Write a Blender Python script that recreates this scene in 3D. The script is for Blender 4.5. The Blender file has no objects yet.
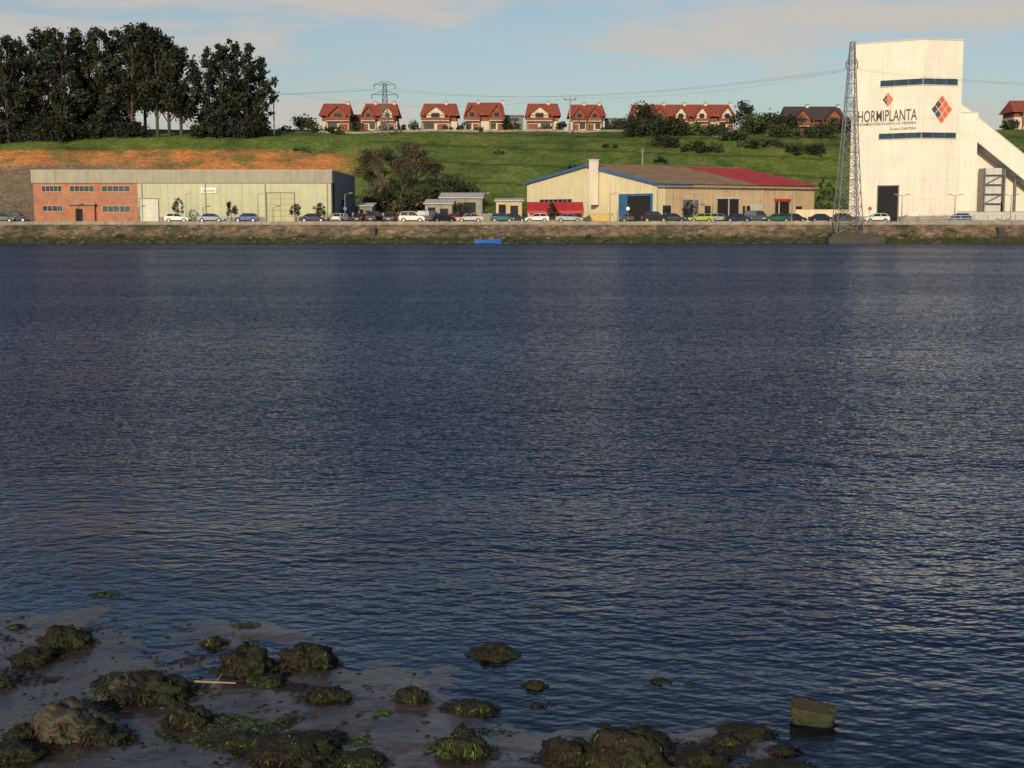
import bpy, bmesh, math, random
import numpy as np
from mathutils import Vector, Matrix, noise as mn

# ------------------------------------------------------------------ survey
F=1400.0; CH=4.0; TH=math.atan(166/1400.0)
def ray(px,py):
    c,s=math.cos(TH),math.sin(TH)
    a=px-512; b=384-py
    return Vector((a, F*c+b*s, -F*s+b*c))
def P(px,py,Y):
    d=ray(px,py); t=Y/d.y
    return t*d.x, CH+t*d.z
def G(px,py,z0=0.0):
    d=ray(px,py); t=(z0-CH)/d.z
    return t*d.x, t*d.y
def XX(px,Y,py=205): return P(px,py,Y)[0]
def ZZ(py,Y): return P(512,py,Y)[1]

scene=bpy.context.scene
# ------------------------------------------------------------------ materials
def M(name,col,rough=.8,var=.2,scale=1.0,bump=0.0,bscale=6.0,metal=0.0,streak=0.0,attr=False,spec=.5,stretch=(1,1,1),col2=None):
    m=bpy.data.materials.new(name); m.use_nodes=True
    nt=m.node_tree; N=nt.nodes; L=nt.links
    b=N['Principled BSDF']; b.inputs['Roughness'].default_value=rough; b.inputs['Metallic'].default_value=metal
    b.inputs['Specular IOR Level'].default_value=spec
    g=N.new('ShaderNodeTexCoord'); mp=N.new('ShaderNodeMapping'); mp.inputs['Scale'].default_value=stretch
    L.new(g.outputs['Object'],mp.inputs['Vector'])
    n=N.new('ShaderNodeTexNoise'); n.inputs['Scale'].default_value=scale; n.inputs['Detail'].default_value=4; n.inputs['Roughness'].default_value=.65
    L.new(mp.outputs[0],n.inputs['Vector'])
    mr=N.new('ShaderNodeMapRange'); mr.inputs['From Min'].default_value=.3; mr.inputs['From Max'].default_value=.7
    mr.inputs['To Min'].default_value=1-var; mr.inputs['To Max'].default_value=1+var
    L.new(n.outputs['Fac'],mr.inputs['Value'])
    if attr:
        a=N.new('ShaderNodeAttribute'); a.attribute_name='Col'; base=a.outputs['Color']
    else:
        a=N.new('ShaderNodeRGB'); a.outputs[0].default_value=(*col,1); base=a.outputs[0]
    if col2 is not None:
        n3=N.new('ShaderNodeTexNoise'); n3.inputs['Scale'].default_value=scale*.6; n3.inputs['Detail'].default_value=5
        L.new(mp.outputs[0],n3.inputs['Vector'])
        r3=N.new('ShaderNodeMapRange'); r3.inputs['From Min'].default_value=.42; r3.inputs['From Max'].default_value=.6
        L.new(n3.outputs['Fac'],r3.inputs['Value'])
        mx=N.new('ShaderNodeMix'); mx.data_type='RGBA'; L.new(r3.outputs[0],mx.inputs[0]); L.new(base,mx.inputs[6]); mx.inputs[7].default_value=(*col2,1)
        base=mx.outputs[2]
    v=N.new('ShaderNodeVectorMath'); v.operation='SCALE'; L.new(base,v.inputs[0]); L.new(mr.outputs[0],v.inputs['Scale'])
    out=v.outputs[0]
    if streak>0:
        m2=N.new('ShaderNodeMapping'); m2.inputs['Scale'].default_value=(2.2,2.2,.12); L.new(g.outputs['Object'],m2.inputs['Vector'])
        n2=N.new('ShaderNodeTexNoise'); n2.inputs['Scale'].default_value=1.0; n2.inputs['Detail'].default_value=4; L.new(m2.outputs[0],n2.inputs['Vector'])
        r2=N.new('ShaderNodeMapRange'); r2.inputs['From Min'].default_value=.45; r2.inputs['From Max'].default_value=.75; r2.inputs['To Min'].default_value=1; r2.inputs['To Max'].default_value=1-streak
        L.new(n2.outputs['Fac'],r2.inputs['Value'])
        v2=N.new('ShaderNodeVectorMath'); v2.operation='SCALE'; L.new(out,v2.inputs[0]); L.new(r2.outputs[0],v2.inputs['Scale']); out=v2.outputs[0]
    L.new(out,b.inputs['Base Color'])
    if bump>0:
        nb=N.new('ShaderNodeTexNoise'); nb.inputs['Scale'].default_value=bscale; nb.inputs['Detail'].default_value=4; L.new(mp.outputs[0],nb.inputs['Vector'])
        bb=N.new('ShaderNodeBump'); bb.inputs['Distance'].default_value=bump; bb.inputs['Strength'].default_value=1.0
        L.new(nb.outputs['Fac'],bb.inputs['Height']); L.new(bb.outputs[0],b.inputs['Normal'])
    return m

def brickmat(name,c1,c2,mortar,scale):
    m=bpy.data.materials.new(name); m.use_nodes=True; nt=m.node_tree; N=nt.nodes; L=nt.links; b=N['Principled BSDF']
    b.inputs['Roughness'].default_value=.9
    g=N.new('ShaderNodeTexCoord'); mp=N.new('ShaderNodeMapping'); mp.inputs['Rotation'].default_value=(math.radians(-90),0,0)
    L.new(g.outputs['Object'],mp.inputs['Vector'])
    br=N.new('ShaderNodeTexBrick'); br.inputs['Color1'].default_value=(*c1,1); br.inputs['Color2'].default_value=(*c2,1); br.inputs['Mortar'].default_value=(*mortar,1)
    br.inputs['Scale'].default_value=scale; br.inputs['Mortar Size'].default_value=.012
    L.new(mp.outputs[0],br.inputs['Vector'])
    n=N.new('ShaderNodeTexNoise'); n.inputs['Scale'].default_value=.8; n.inputs['Detail'].default_value=6; L.new(g.outputs['Object'],n.inputs['Vector'])
    mr=N.new('ShaderNodeMapRange'); mr.inputs['To Min'].default_value=.6; mr.inputs['To Max'].default_value=1.35; L.new(n.outputs['Fac'],mr.inputs['Value'])
    v=N.new('ShaderNodeVectorMath'); v.operation='SCALE'; L.new(br.outputs['Color'],v.inputs[0]); L.new(mr.outputs[0],v.inputs['Scale']); L.new(v.outputs[0],b.inputs['Base Color'])
    return m

m_white=M('white_cladding',(.74,.70,.60),.6,.06,.4,streak=.14)
m_whitegrey=M('grey_white_cladding',(.50,.50,.47),.7,.08,.5,streak=.2)
m_green=M('pale_green_cladding',(.44,.46,.31),.6,.08,.5,streak=.15)
m_fascia=M('beige_fascia',(.29,.28,.215),.6,.1,.4,streak=.25)
m_slate=M('slate_grey_and_shade',(.12,.14,.17),.6,.1,.4)  # slate grey; on the warehouse end it also carries painted shade
m_brick=brickmat('orange_brick',(.42,.165,.08),(.35,.13,.07),(.35,.28,.22),1.6)
m_glass=M('window_glass',(.02,.025,.035),.12,.3,.8)
m_glassblue=M('blue_window_glass',(.025,.055,.09),.15,.4,.5)
m_dark=M('opening_shade',(.012,.012,.014),.9,.3,1)  # near-black panels on solid walls, the openings' inner shade as colour
m_frame=M('window_frame',(.42,.42,.40),.5,.1,2)
m_cream=M('cream_render',(.68,.62,.40),.85,.08,.4,streak=.18)
m_tan=M('tan_render',(.52,.40,.25),.85,.12,.4,streak=.25)
m_blue=M('blue_trim',(.04,.13,.30),.4,.1,2)
m_roofbrown=M('fibre_cement_roof',(.20,.14,.10),.9,.25,.35,streak=.1,bump=.03)
m_roofred=M('red_metal_roof',(.30,.04,.045),.5,.2,.5)
m_tile=M('clay_tile_roof',(.25,.06,.036),.85,.35,1.2,bump=.05,bscale=8,stretch=(2,.6,.6))
m_tiledark=M('dark_tile_roof',(.05,.04,.04),.85,.2,1.2,bump=.05)
m_redwall=M('red_brown_wall',(.22,.07,.04),.85,.15,1)
m_housewhite=M('white_render',(.56,.50,.42),.85,.1,1,streak=.1)
m_concrete=M('concrete',(.27,.25,.21),.9,.25,.6,bump=.02,streak=.3)
m_darkconcrete=M('wet_concrete',(.045,.045,.04),.8,.3,1,bump=.03)
m_steel=M('galvanised_steel',(.22,.23,.24),.5,.15,1,metal=.3)
m_cable=M('cable',(.05,.05,.055),.6,.1,1)
m_red=M('red_tarpaulin',(.42,.03,.03),.6,.15,1)
m_yellow=M('yellow_paint',(.5,.36,.10),.5,.15,1)
m_lettering=M('grey_lettering',(.06,.065,.075),.6,.1,1)
m_orange=M('orange_sign',(.62,.13,.06),.6,.1,1)
m_asphalt=M('asphalt',(.055,.055,.058),.9,.2,.7,bump=.01,bscale=20)
m_paving=M('pavement_concrete',(.27,.26,.24),.9,.15,.6)
m_paint=M('road_paint',(.7,.7,.68),.7,.15,3)
m_bark=M('bark',(.075,.055,.042),.95,.3,1.5,bump=.05)
m_leaf=M('leaf',(.05,.07,.03),.75,.35,.5,attr=True,spec=.25)
m_twig=M('bare_twigs',(.10,.08,.055),.9,.25,1)
m_tyre=M('tyre_rubber',(.015,.015,.016),.8,.2,5)
m_hub=M('wheel_hub',(.35,.35,.36),.35,.1,5,metal=.7)
m_lamp=M('headlight',(.7,.7,.7),.2,.05,5)
m_tail=M('tail_light',(.4,.01,.01),.3,.05,5)
m_plastic=M('black_plastic',(.02,.02,.02),.6,.1,5)
m_hull=M('blue_hull_paint',(.03,.12,.42),.45,.15,3)
m_wood=M('weathered_wood',(.3,.22,.14),.8,.2,5)
def paint(name,c,metal=.2):
    m=M(name,c,.28,.04,2,metal=metal); m.node_tree.nodes['Principled BSDF'].inputs['Coat Weight'].default_value=.6; return m

# ------------------------------------------------------------------ builder
class O:
    def __init__(s,name,loc=(0,0,0),rz=0.0):
        s.name=name; s.loc=loc; s.rz=rz; s.parts={}; s.extra=[]
    def part(s,p,mat):
        k=(p,mat.name)
        if k not in s.parts: s.parts[k]=([],[],mat)
        return s.parts[k]
    def mesh(s,p,mat,vs,fs):
        V,Fc,_=s.part(p,mat); o=len(V); V.extend([tuple(v) for v in vs]); Fc.extend([tuple(i+o for i in f) for f in fs])
    def box(s,p,mat,x0,x1,y0,y1,z0,z1):
        vs=[(x0,y0,z0),(x1,y0,z0),(x1,y1,z0),(x0,y1,z0),(x0,y0,z1),(x1,y0,z1),(x1,y1,z1),(x0,y1,z1)]
        s.mesh(p,mat,vs,[(3,2,1,0),(4,5,6,7),(0,1,5,4),(1,2,6,5),(2,3,7,6),(3,0,4,7)])
    def hexa(s,p,mat,vs):
        s.mesh(p,mat,vs,[(3,2,1,0),(4,5,6,7),(0,1,5,4),(1,2,6,5),(2,3,7,6),(3,0,4,7)])
    def prism(s,p,mat,poly,z0,z1):
        n=len(poly); vs=[(a,b,z0) for a,b in poly]+[(a,b,z1) for a,b in poly]
        s.mesh(p,mat,vs,[tuple(range(n-1,-1,-1)),tuple(range(n,2*n))]+[(i,(i+1)%n,(i+1)%n+n,i+n) for i in range(n)])
    def xprofile(s,p,mat,prof,y0,y1):
        n=len(prof); vs=[(a,y0,b) for a,b in prof]+[(a,y1,b) for a,b in prof]
        s.mesh(p,mat,vs,[tuple(range(n)),tuple(range(2*n-1,n-1,-1))]+[(i,i+n,(i+1)%n+n,(i+1)%n) for i in range(n)])
    def yprofile(s,p,mat,prof,x0,x1):
        n=len(prof); vs=[(x0,a,b) for a,b in prof]+[(x1,a,b) for a,b in prof]
        s.mesh(p,mat,vs,[tuple(range(n-1,-1,-1)),tuple(range(n,2*n))]+[(i,(i+1)%n,(i+1)%n+n,i+n) for i in range(n)])
    def strut(s,p,mat,a,b,r,r2=None,n=4):
        a=Vector(a); b=Vector(b); d=b-a
        if d.length<1e-6: return
        d.normalize(); u=d.orthogonal().normalized(); w=d.cross(u); r2=r if r2 is None else r2
        vs=[]
        for q,rr in((a,r),(b,r2)):
            for i in range(n):
                t=2*math.pi*(i+.5)/n; vs.append(q+u*math.cos(t)*rr+w*math.sin(t)*rr)
        s.mesh(p,mat,vs,[(i,(i+1)%n,(i+1)%n+n,i+n) for i in range(n)]+[tuple(range(n-1,-1,-1)),tuple(range(n,2*n))])
    def panel(s,p,mat,A,u,nrm,u0,u1,z0,z1,t0,t1):
        A=Vector(A); u=Vector(u); nrm=Vector(nrm)
        def q(a,t,z): 
            v=A+u*a+nrm*t; return (v.x,v.y,z)
        s.hexa(p,mat,[q(u0,t1,z0),q(u1,t1,z0),q(u1,t0,z0),q(u0,t0,z0),q(u0,t1,z1),q(u1,t1,z1),q(u1,t0,z1),q(u0,t0,z1)])
    def finish(s,single=False,bevel=0,smooth=()):
        if single or (len(s.parts)==1 and not s.extra):
            V=[];Fc=[];mats=[];mi=[]
            for (p,_),(v,f,mat) in s.parts.items():
                if mat not in mats: mats.append(mat)
                o=len(V); V+=v; Fc+=[tuple(i+o for i in q) for q in f]; mi+=[mats.index(mat)]*len(f)
            me=bpy.data.meshes.new(s.name); me.from_pydata(V,[],Fc)
            for m in mats: me.materials.append(m)
            me.polygons.foreach_set('material_index',mi)
            ob=bpy.data.objects.new(s.name,me); scene.collection.objects.link(ob)
            fixn(me)
            ob.location=s.loc; ob.rotation_euler[2]=s.rz; return ob
        e=bpy.data.objects.new(s.name,None); scene.collection.objects.link(e); e.location=s.loc; e.rotation_euler[2]=s.rz
        e.empty_display_size=.5
        for (p,_),(v,f,mat) in s.parts.items():
            me=bpy.data.meshes.new(p); me.from_pydata(v,[],f); me.materials.append(mat); fixn(me)
            ob=bpy.data.objects.new(p,me); scene.collection.objects.link(ob); ob.parent=e
            if p in smooth:
                for q in me.polygons: q.use_smooth=True
            if bevel and p in('body','roof_panel','cabin'):
                md=ob.modifiers.new('b','BEVEL'); md.width=bevel; md.segments=2; md.limit_method='ANGLE'; md.angle_limit=.5
        return e
def fixn(me):
    bm=bmesh.new(); bm.from_mesh(me); bmesh.ops.recalc_face_normals(bm,faces=bm.faces); bm.to_mesh(me); bm.free()

def grid(name,xs,ys,fz,fcol,mat):
    V=[];C=[]
    for y in ys:
        for x in xs:
            z=fz(x,y); V.append((x,y,z))
            if fcol: C.append(fcol(x,y,z))
    nx=len(xs); Fc=[(j*nx+i,j*nx+i+1,(j+1)*nx+i+1,(j+1)*nx+i) for j in range(len(ys)-1) for i in range(nx-1)]
    me=bpy.data.meshes.new(name); me.from_pydata(V,[],Fc); me.materials.append(mat)
    if fcol:
        ca=me.color_attributes.new('Col','FLOAT_COLOR','POINT')
        ca.data.foreach_set('color',np.array([(a,b,c,1) for a,b,c in C],dtype=np.float32).ravel())
    for q in me.polygons: q.use_smooth=True
    ob=bpy.data.objects.new(name,me); scene.collection.objects.link(ob); return ob
def fr(a,b,st):
    n=int(round((b-a)/st)); return [a+(b-a)*i/n for i in range(n+1)]
def sm(a,b,x):
    t=max(0,min(1,(x-a)/(b-a))); return t*t*(3-2*t)
def fbm(x,y,s,o=4,seed=0):
    v=0;a=1;t=0
    for i in range(o):
        v+=a*mn.noise(Vector((x*s+seed*17.3,y*s,seed*3.1))); t+=a; a*=.55; s*=2.1
    return v/t*1.6
def mixc(a,b,t): return tuple(a[i]*(1-t)+b[i]*t for i in range(3))

# ------------------------------------------------------------------ far terrain
GZ=3.3
def hz(x,y):
    if y<282: return GZ
    y0=284+3*mn.noise(Vector((x*.02,3,0)))
    t=(y-y0)/(345-y0)
    t=max(0,t)
    if t<1: z=GZ+20.4*(t*.82+.18*sm(0,1,t))
    else: z=GZ+20.4+3.2*sm(345,374,y)+.6*sm(374,420,y)
    w=sm(284,296,y)
    z+=w*(.7*fbm(x,y,.03,3,1)+.22*fbm(x,y,.2,3,2))
    z-=1.3*sm(-90,-130,x)*sm(300,345,y)
    if x<-25:
        k=sm(-25,-50,x)
        z+=k*w*1.1*fbm(x,y,.12,4,5)*sm(310,320,y)*sm(345,338,y)
    return z
def hcol(x,y,z):
    g1=(.105,.155,.034); g2=(.060,.098,.024); g3=(.16,.185,.052); earth=(.52,.215,.07); earth2=(.27,.15,.07); grey=(.17,.14,.115)
    if y<283: 
        n=fbm(x,y,.1,3,9); return mixc((.15,.135,.11),(.22,.2,.17),.5+.5*n)
    n=fbm(x,y,.05,4,3); n2=fbm(x,y,.25,3,4)
    c=mixc(g1,g2,max(0,min(1,.45+n*1.6))); c=mixc(c,g3,max(0,min(1,n2*1.0+.1)))
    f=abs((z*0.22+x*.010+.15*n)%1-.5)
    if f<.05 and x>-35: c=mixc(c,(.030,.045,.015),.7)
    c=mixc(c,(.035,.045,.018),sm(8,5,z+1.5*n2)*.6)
    lim=sm(-34,-44,x+3*n)
    lo=14.6+1.6*n+ .02*(x+60); hi=19.7+.8*n2-.9*sm(-60,-38,x)
    if lim>0:
        b=sm(lo-1.0,lo+.5,z)*sm(hi+.5,hi-.3,z)*lim
        b*=max(.05,min(1,1.35-1.5*max(0,n2*1.3)))
        c=mixc(c,mixc(earth,earth2,max(0,min(1,.4+n*2.2+n2*.8))),b)
    if x<-70:
        b=sm(-78,-92,x+4*n)*sm(17,15,z+n)*sm(283,286,y)
        c=mixc(c,mixc(grey,(.24,.18,.12),max(0,min(1,.5+n2))),b*.9)
    return c
xs=[-3000,-1500,-800,-450,-300,-220,-180]+fr(-160,160,1.3)+[180,220,300,450,800,1500,3000]
ys=[225.9,240,255,270,280]+fr(283,395,1.2)+[410,450,520,650,900,1400,2200,4000]
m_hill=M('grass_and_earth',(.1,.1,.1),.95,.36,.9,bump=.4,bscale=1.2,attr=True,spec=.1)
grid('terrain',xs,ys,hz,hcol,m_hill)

# revetment
m_revet=M('stone_revetment',(.2,.16,.12),.9,.5,1.1,bump=.3,bscale=1.8,attr=True,spec=.2,stretch=(.7,1,1.3))
def revz(x,y):
    t=(y-220.6)/(225.4-220.6)
    return -.6+3.55*t+ .26*fbm(x,y*2,.9,3,7)*min(1,(1-t)*4+.05)
def revc(x,y,z):
    n=fbm(x,y*2,.35,4,11); n2=fbm(x,y*3,1.4,2,12); n3=fbm(x,0,.07,3,13)
    c=mixc((.175,.125,.08),(.085,.07,.052),max(0,min(1,.5+n*1.8+n3)))
    c=mixc(c,(.27,.21,.145),max(0,min(1,n2*1.3)))
    c=mixc(c,(.05,.06,.025),max(0,min(.8,(fbm(x,y,.25,3,15)-.25)*3)))
    wet=sm(1.45,.8,z+.4*n); c=mixc(c,mixc((.045,.044,.022),(.03,.045,.014),max(0,min(1,.4+n2))),wet)
    return c
grid('stone_embankment',[-3000,-1000,-400,-200]+fr(-150,150,.45)+[200,400,1000,3000],fr(220.6,225.4,.4),revz,revc,m_revet)
q=O('quay_coping'); 
x=-150.
rnd=random.Random(5)
q.box('coping',m_concrete,-3000,-150,225.4,226,2.2,3.45); q.box('coping',m_concrete,150,3000,225.4,226,2.2,3.45)
while x<150:
    q.box('coping',m_concrete,x,x+4.96,225.4+rnd.uniform(-.02,.02),226,2.6,3.45+rnd.uniform(-.04,.04)); x+=5
q.finish()
def ico(sub):
    bm=bmesh.new(); bmesh.ops.create_icosphere(bm,subdivisions=sub,radius=1); v=[w.co.copy() for w in bm.verts]; f=[tuple(w.index for w in q.verts) for q in bm.faces]; bm.free(); return v,f
IV,IF=ico(2)
m_rip=M('riprap_stone',(.13,.102,.07),.9,.6,.8,bump=.08,bscale=3)
m_ripwet=M('algae_riprap_stone',(.045,.043,.022),.7,.5,.8,bump=.08,bscale=3)
q=O('riprap_stones'); rnd=random.Random(8)
for i in range(1100):
    X=rnd.uniform(-130,130); t=rnd.random()**1.6; Y=220.9+t*4.0; r=rnd.uniform(.15,.45)*(1.15-.6*t)
    z=-.6+3.55*(Y-220.6)/4.8
    sx,sy,sz=r*rnd.uniform(.8,1.6),r*rnd.uniform(.7,1.2),r*rnd.uniform(.5,.9); sd=rnd.uniform(0,99)
    q.mesh('stones',m_ripwet if z<.75 else m_rip,[(X+v.x*sx*(1+.35*mn.noise(v*1.3+Vector((sd,0,0)))),Y+v.y*sy,z+v.z*sz*(1+.35*mn.noise(v*1.5+Vector((0,sd,0))))) for v in IV],IF)
q.finish(single=True)

q=O('quay_road'); q.box('asphalt',m_asphalt,-400,400,227.4,236.5,GZ-.2,GZ+.006)
q.finish()
q=O('quay_pavement'); q.box('kerb_paving',m_paving,-400,400,226.004,227.4,GZ-.2,GZ+.12); q.box('kerb_paving',m_paving,-400,400,236.5,238.6,GZ-.2,GZ+.12); q.finish()
q=O('road_markings')
for i in range(-60,61): q.box('dash',m_paint,i*5,i*5+2.4,233.4,233.52,GZ,GZ+.011)
for i in range(-50,51): q.box('bay',m_paint,i*5.6,i*5.6+.1,227.5,229.6,GZ,GZ+.011)
q.finish(single=True)

# ------------------------------------------------------------------ foliage
def leafmesh(clumps,n_per,size,rng,flat=.75,elong=1.0,cols=None):
    V=[];C=[]
    for (cx,cy,cz,rx,ry,rz,sh) in clumps:
        n=max(int(n_per*(rx*ry*rz)**(2/3)),12)
        d=rng.normal(size=(n,3)); d/=np.linalg.norm(d,axis=1)[:,None]
        r=rng.random(n)**.45
        r*=1+.25*rng.normal(size=n)
        c=d*r[:,None]*np.array([rx,ry,rz])+np.array([cx,cy,cz])
        a=rng.normal(size=(n,3)); a/=np.linalg.norm(a,axis=1)[:,None]
        b=np.cross(a,rng.normal(size=(n,3))); b/=np.linalg.norm(b,axis=1)[:,None]
        s=size*(.5+rng.random(n))[:,None]
        a=a*s*elong; b=b*s*flat
        quad=np.stack([c-a,c-b*.8,c+a,c+b*.8],axis=1)
        V.append(quad.reshape(-1,3))
        col=np.array(cols[int(rng.integers(len(cols)))])*sh
        cc=col[None,:]*(.7+.6*rng.random(n))[:,None]
        C.append(np.repeat(np.concatenate([cc,np.ones((n,1))],1),4,axis=0))
    V=np.concatenate(V); C=np.concatenate(C); nf=len(V)//4
    me=bpy.data.meshes.new('foliage')
    me.vertices.add(len(V)); me.vertices.foreach_set('co',V.astype(np.float32).ravel())
    me.loops.add(len(V)); me.loops.foreach_set('vertex_index',np.arange(len(V),dtype=np.int32))
    me.polygons.add(nf); me.polygons.foreach_set('loop_start',np.arange(nf,dtype=np.int32)*4); me.polygons.foreach_set('loop_total',np.full(nf,4,dtype=np.int32))
    me.update(); me.validate()
    ca=me.color_attributes.new('Col','FLOAT_COLOR','POINT'); ca.data.foreach_set('color',C.astype(np.float32).ravel())
    me.materials.append(m_leaf); return me
DARK=[(.022,.034,.016),(.030,.042,.020),(.040,.048,.024),(.018,.028,.014)]
EUC=[(.016,.022,.013),(.021,.027,.015),(.030,.032,.018),(.013,.019,.011)]
GREEN=[(.045,.072,.02),(.032,.052,.018),(.06,.082,.026),(.028,.045,.018)]
BROWN=[(.075,.062,.04),(.06,.052,.033),(.09,.075,.048),(.05,.05,.028)]
def tree(name,X,Y,z0,h,w,cb=.2,seed=1,cols=DARK,leaf=.42,npc=34,nclump=34,tr=.45,narrow=1.0,crk=1.0):
    rng=np.random.default_rng(seed); r=random.Random(seed)
    o=O(name,(X,Y,z0))
    pts=[]; lean=(r.uniform(-.05,.05)*h,r.uniform(-.03,.03)*h); wob=.2*min(1,h/12)
    for i in range(8):
        t=i/7; pts.append(Vector((lean[0]*t*t+r.uniform(-wob,wob)*t,lean[1]*t*t+r.uniform(-wob,wob)*t,h*.93*t-.5*(i==0))))
    for i in range(7): o.strut('trunk',m_bark,pts[i],pts[i+1],tr*(1-i/7.6),tr*(1-(i+1)/7.6),7)
    cl=[]
    for k in range(nclump):
        t=cb+(1-cb)*((k+r.random())/nclump)
        u=(t-cb)/(1-cb)
        env=w*.5*(.45+.75*math.sin(math.pi*min(1,.12+u*.80)))**narrow*(1-.45*max(0,u-.72)/.28)
        a=r.uniform(0,6.283); rad=env*math.sqrt(r.random())*.92
        cr=r.uniform(.11,.2)*w*(1-.3*u)*crk
        p=pts[min(7,int(t*7))]
        c=Vector((p.x+rad*math.cos(a),p.y+rad*math.sin(a),h*t-cr*.5))
        cl.append((c.x,c.y,c.z,cr,cr,cr*r.uniform(.8,1.35),r.choice([.6,.8,1,1.25,1.7])))
        if k%2==0:
            q0=pts[max(0,min(7,int(t*7)-1))]; o.strut('limbs',m_bark,q0,c,tr*.25,min(.05,tr*.12),5)
    e=o.finish()
    me=leafmesh(cl,npc,leaf,rng,cols=cols)
    ob=bpy.data.objects.new('foliage',me); scene.collection.objects.link(ob); ob.parent=e
    return e
def bush(name,X,Y,w,h,seed,cols=GREEN,leaf=.3,n=10,npc=60,z0=None):
    rng=np.random.default_rng(seed); r=random.Random(seed)
    z0=hz(X,Y) if z0 is None else z0
    o=O(name,(X,Y,z0)); cl=[]
    for k in range(n):
        a=r.uniform(0,6.28); rad=w*.36*math.sqrt(r.random()); cr=r.uniform(.16,.27)*min(w,h*1.6)
        c=Vector((rad*math.cos(a)*1.1,rad*math.sin(a)*.8,max(cr*.6,(h-cr)*r.uniform(.25,1)*(1-.4*rad/(w*.5)))))
        cl.append((*c,cr*1.1,cr,cr,r.choice([.6,.85,1,1.3,1.5])))
        o.strut('stems',m_bark,(rad*.2*math.cos(a),rad*.2*math.sin(a),-.3),c,.09,.03,5)
    e=o.finish(); me=leafmesh(cl,npc,leaf,rng,cols=cols)
    ob=bpy.data.objects.new('foliage',me); scene.collection.objects.link(ob); ob.parent=e; return e

sp=[(-8,38,348),(6,36,342),(20,38,352),(34,30,346),(47,27,354),(61,31,343),(76,27,350),(90,30,356),(104,25,346),(118,28,352),(131,24,345),(144,23,352),(156,27,346),(168,34,350),(180,46,347),(208,48,350),(221,43,345),(234,40,352),(246,44,347),(257,56,350)]
for i,(px,top,Y) in enumerate(sp):
    X=XX(px,Y,85); z0=hz(X,Y); h=ZZ(top,Y)-z0
    cb=.10 if i<10 else (.30 if i<15 else .07)
    tree('eucalyptus_tree',X,Y,z0-.2,h,9.4 if i<15 else 7.8,cb,100+i,EUC,.36,52,58,crk=1.1)
for i,px in enumerate([2,20,40,60,80,100,118,136,205,222,240,254]):
    Y=344; bush('undergrowth_bush',XX(px,Y,130),Y,7,4.6,300+i,EUC,.35,9,50)

Y=292; X=XX(398,Y,170); z0=hz(X,Y)
def bare_tree(name,X,Y,z0,h,w,seed,depth=6):
    r=random.Random(seed); o=O(name,(X,Y,z0)); tips=[]
    def br(p,d,l,rad,k):
        if k==0 or l<.25: tips.append(p); return
        q=p+d*l; o.strut('trunk' if k>depth-2 else 'twigs',m_bark if k>depth-2 else m_twig,p,q,rad,rad*.7,5 if k>3 else 3)
        n=3 if k>2 else 4
        for i in range(n):
            nd=(d+Vector((r.gauss(0,.5),r.gauss(0,.5),r.gauss(.12,.35)))).normalized()
            br(q,nd,l*r.uniform(.66,.86),max(.035,rad*.62),k-1)
    for s in range(5):
        a=s*1.257; br(Vector((math.cos(a)*.6,math.sin(a)*.4,-.2)),Vector((math.cos(a)*.55*w/h,math.sin(a)*.35,1)).normalized(),h*.27,.24,depth)
    e=o.finish(); r2=random.Random(2); tips=r2.sample(tips,min(len(tips),330)); rng=np.random.default_rng(seed)
    me=leafmesh([(t.x,t.y,t.z,.9,.9,.8,r2.choice([.6,.9,1.2])) for t in tips],45,.17,rng,flat=.55,elong=1.4,cols=BROWN+GREEN[1:2])
    ob=bpy.data.objects.new('foliage',me); scene.collection.objects.link(ob); ob.parent=e
    return e
bare_tree('budding_tree',X,Y,z0-.2,14.0,14,7)
bush('hedge_bush',XX(380,290),290,8,6,41,BROWN[:2]+DARK[:2],.3,12,55)
bush('hedge_bush',XX(415,290),290,8,5,42,BROWN[:2]+DARK[:2],.3,12,55)
bush('broadleaf_tree',XX(453,288),288,9.5,9.2,43,DARK+GREEN[1:2],.3,22,70)
def bpx(px,Y,wpx,hpx,seed,cols=GREEN,nm='shrub'):
    X=XX(px,Y,150); s=Y/1400; bush(nm,X,Y,wpx*s,hpx*s,seed,cols,.3,max(7,int(wpx/3)),50)
for i,(px,Y,w,h,c) in enumerate([(305,366,26,20,DARK),(318,362,20,10,GREEN),(332,362,26,9,DARK),(356,363,12,12,DARK),(408,364,20,9,DARK),(414,363,12,14,GREEN),(462,363,10,13,DARK),(512,368,18,15,DARK),(563,368,14,14,DARK),
    (618,368,22,15,DARK),(646,352,38,38,DARK),(668,345,38,22,DARK),(634,346,30,22,DARK),(690,350,34,17,GREEN),(740,366,28,34,DARK),(752,360,32,22,GREEN),(712,354,32,16,DARK),
    (770,366,36,22,DARK),(700,330,50,12,DARK),(735,340,40,15,DARK),(790,350,50,16,GREEN),(820,345,38,18,DARK),(760,335,60,11,DARK),(805,330,50,13,DARK),(675,356,34,20,DARK),(660,335,44,15,DARK),
    (575,318,16,8,DARK),(285,368,14,6,GREEN),(480,364,30,6,DARK),(612,364,26,7,DARK),(840,360,34,18,DARK),(783,368,30,22,DARK),(1005,372,30,12,DARK),(300,330,26,5,GREEN),(660,322,20,8,DARK),(545,364,20,6,DARK),(445,364,22,6,DARK),(385,364,26,6,DARK),(340,356,20,5,GREEN),(500,330,14,5,DARK),(610,335,18,6,DARK)]):
    bpx(px,Y,w,h,500+i,c)
for i,(px,top) in enumerate([(812,186),(820,178),(829,183),(838,190)]):
    Y=262; X=XX(px,Y); tree('cypress_tree',X,Y,GZ,ZZ(top,Y)-GZ,2.6,.05,700+i,[(.03,.055,.018),(.045,.075,.02)],.25,60,20,.15)
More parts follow.
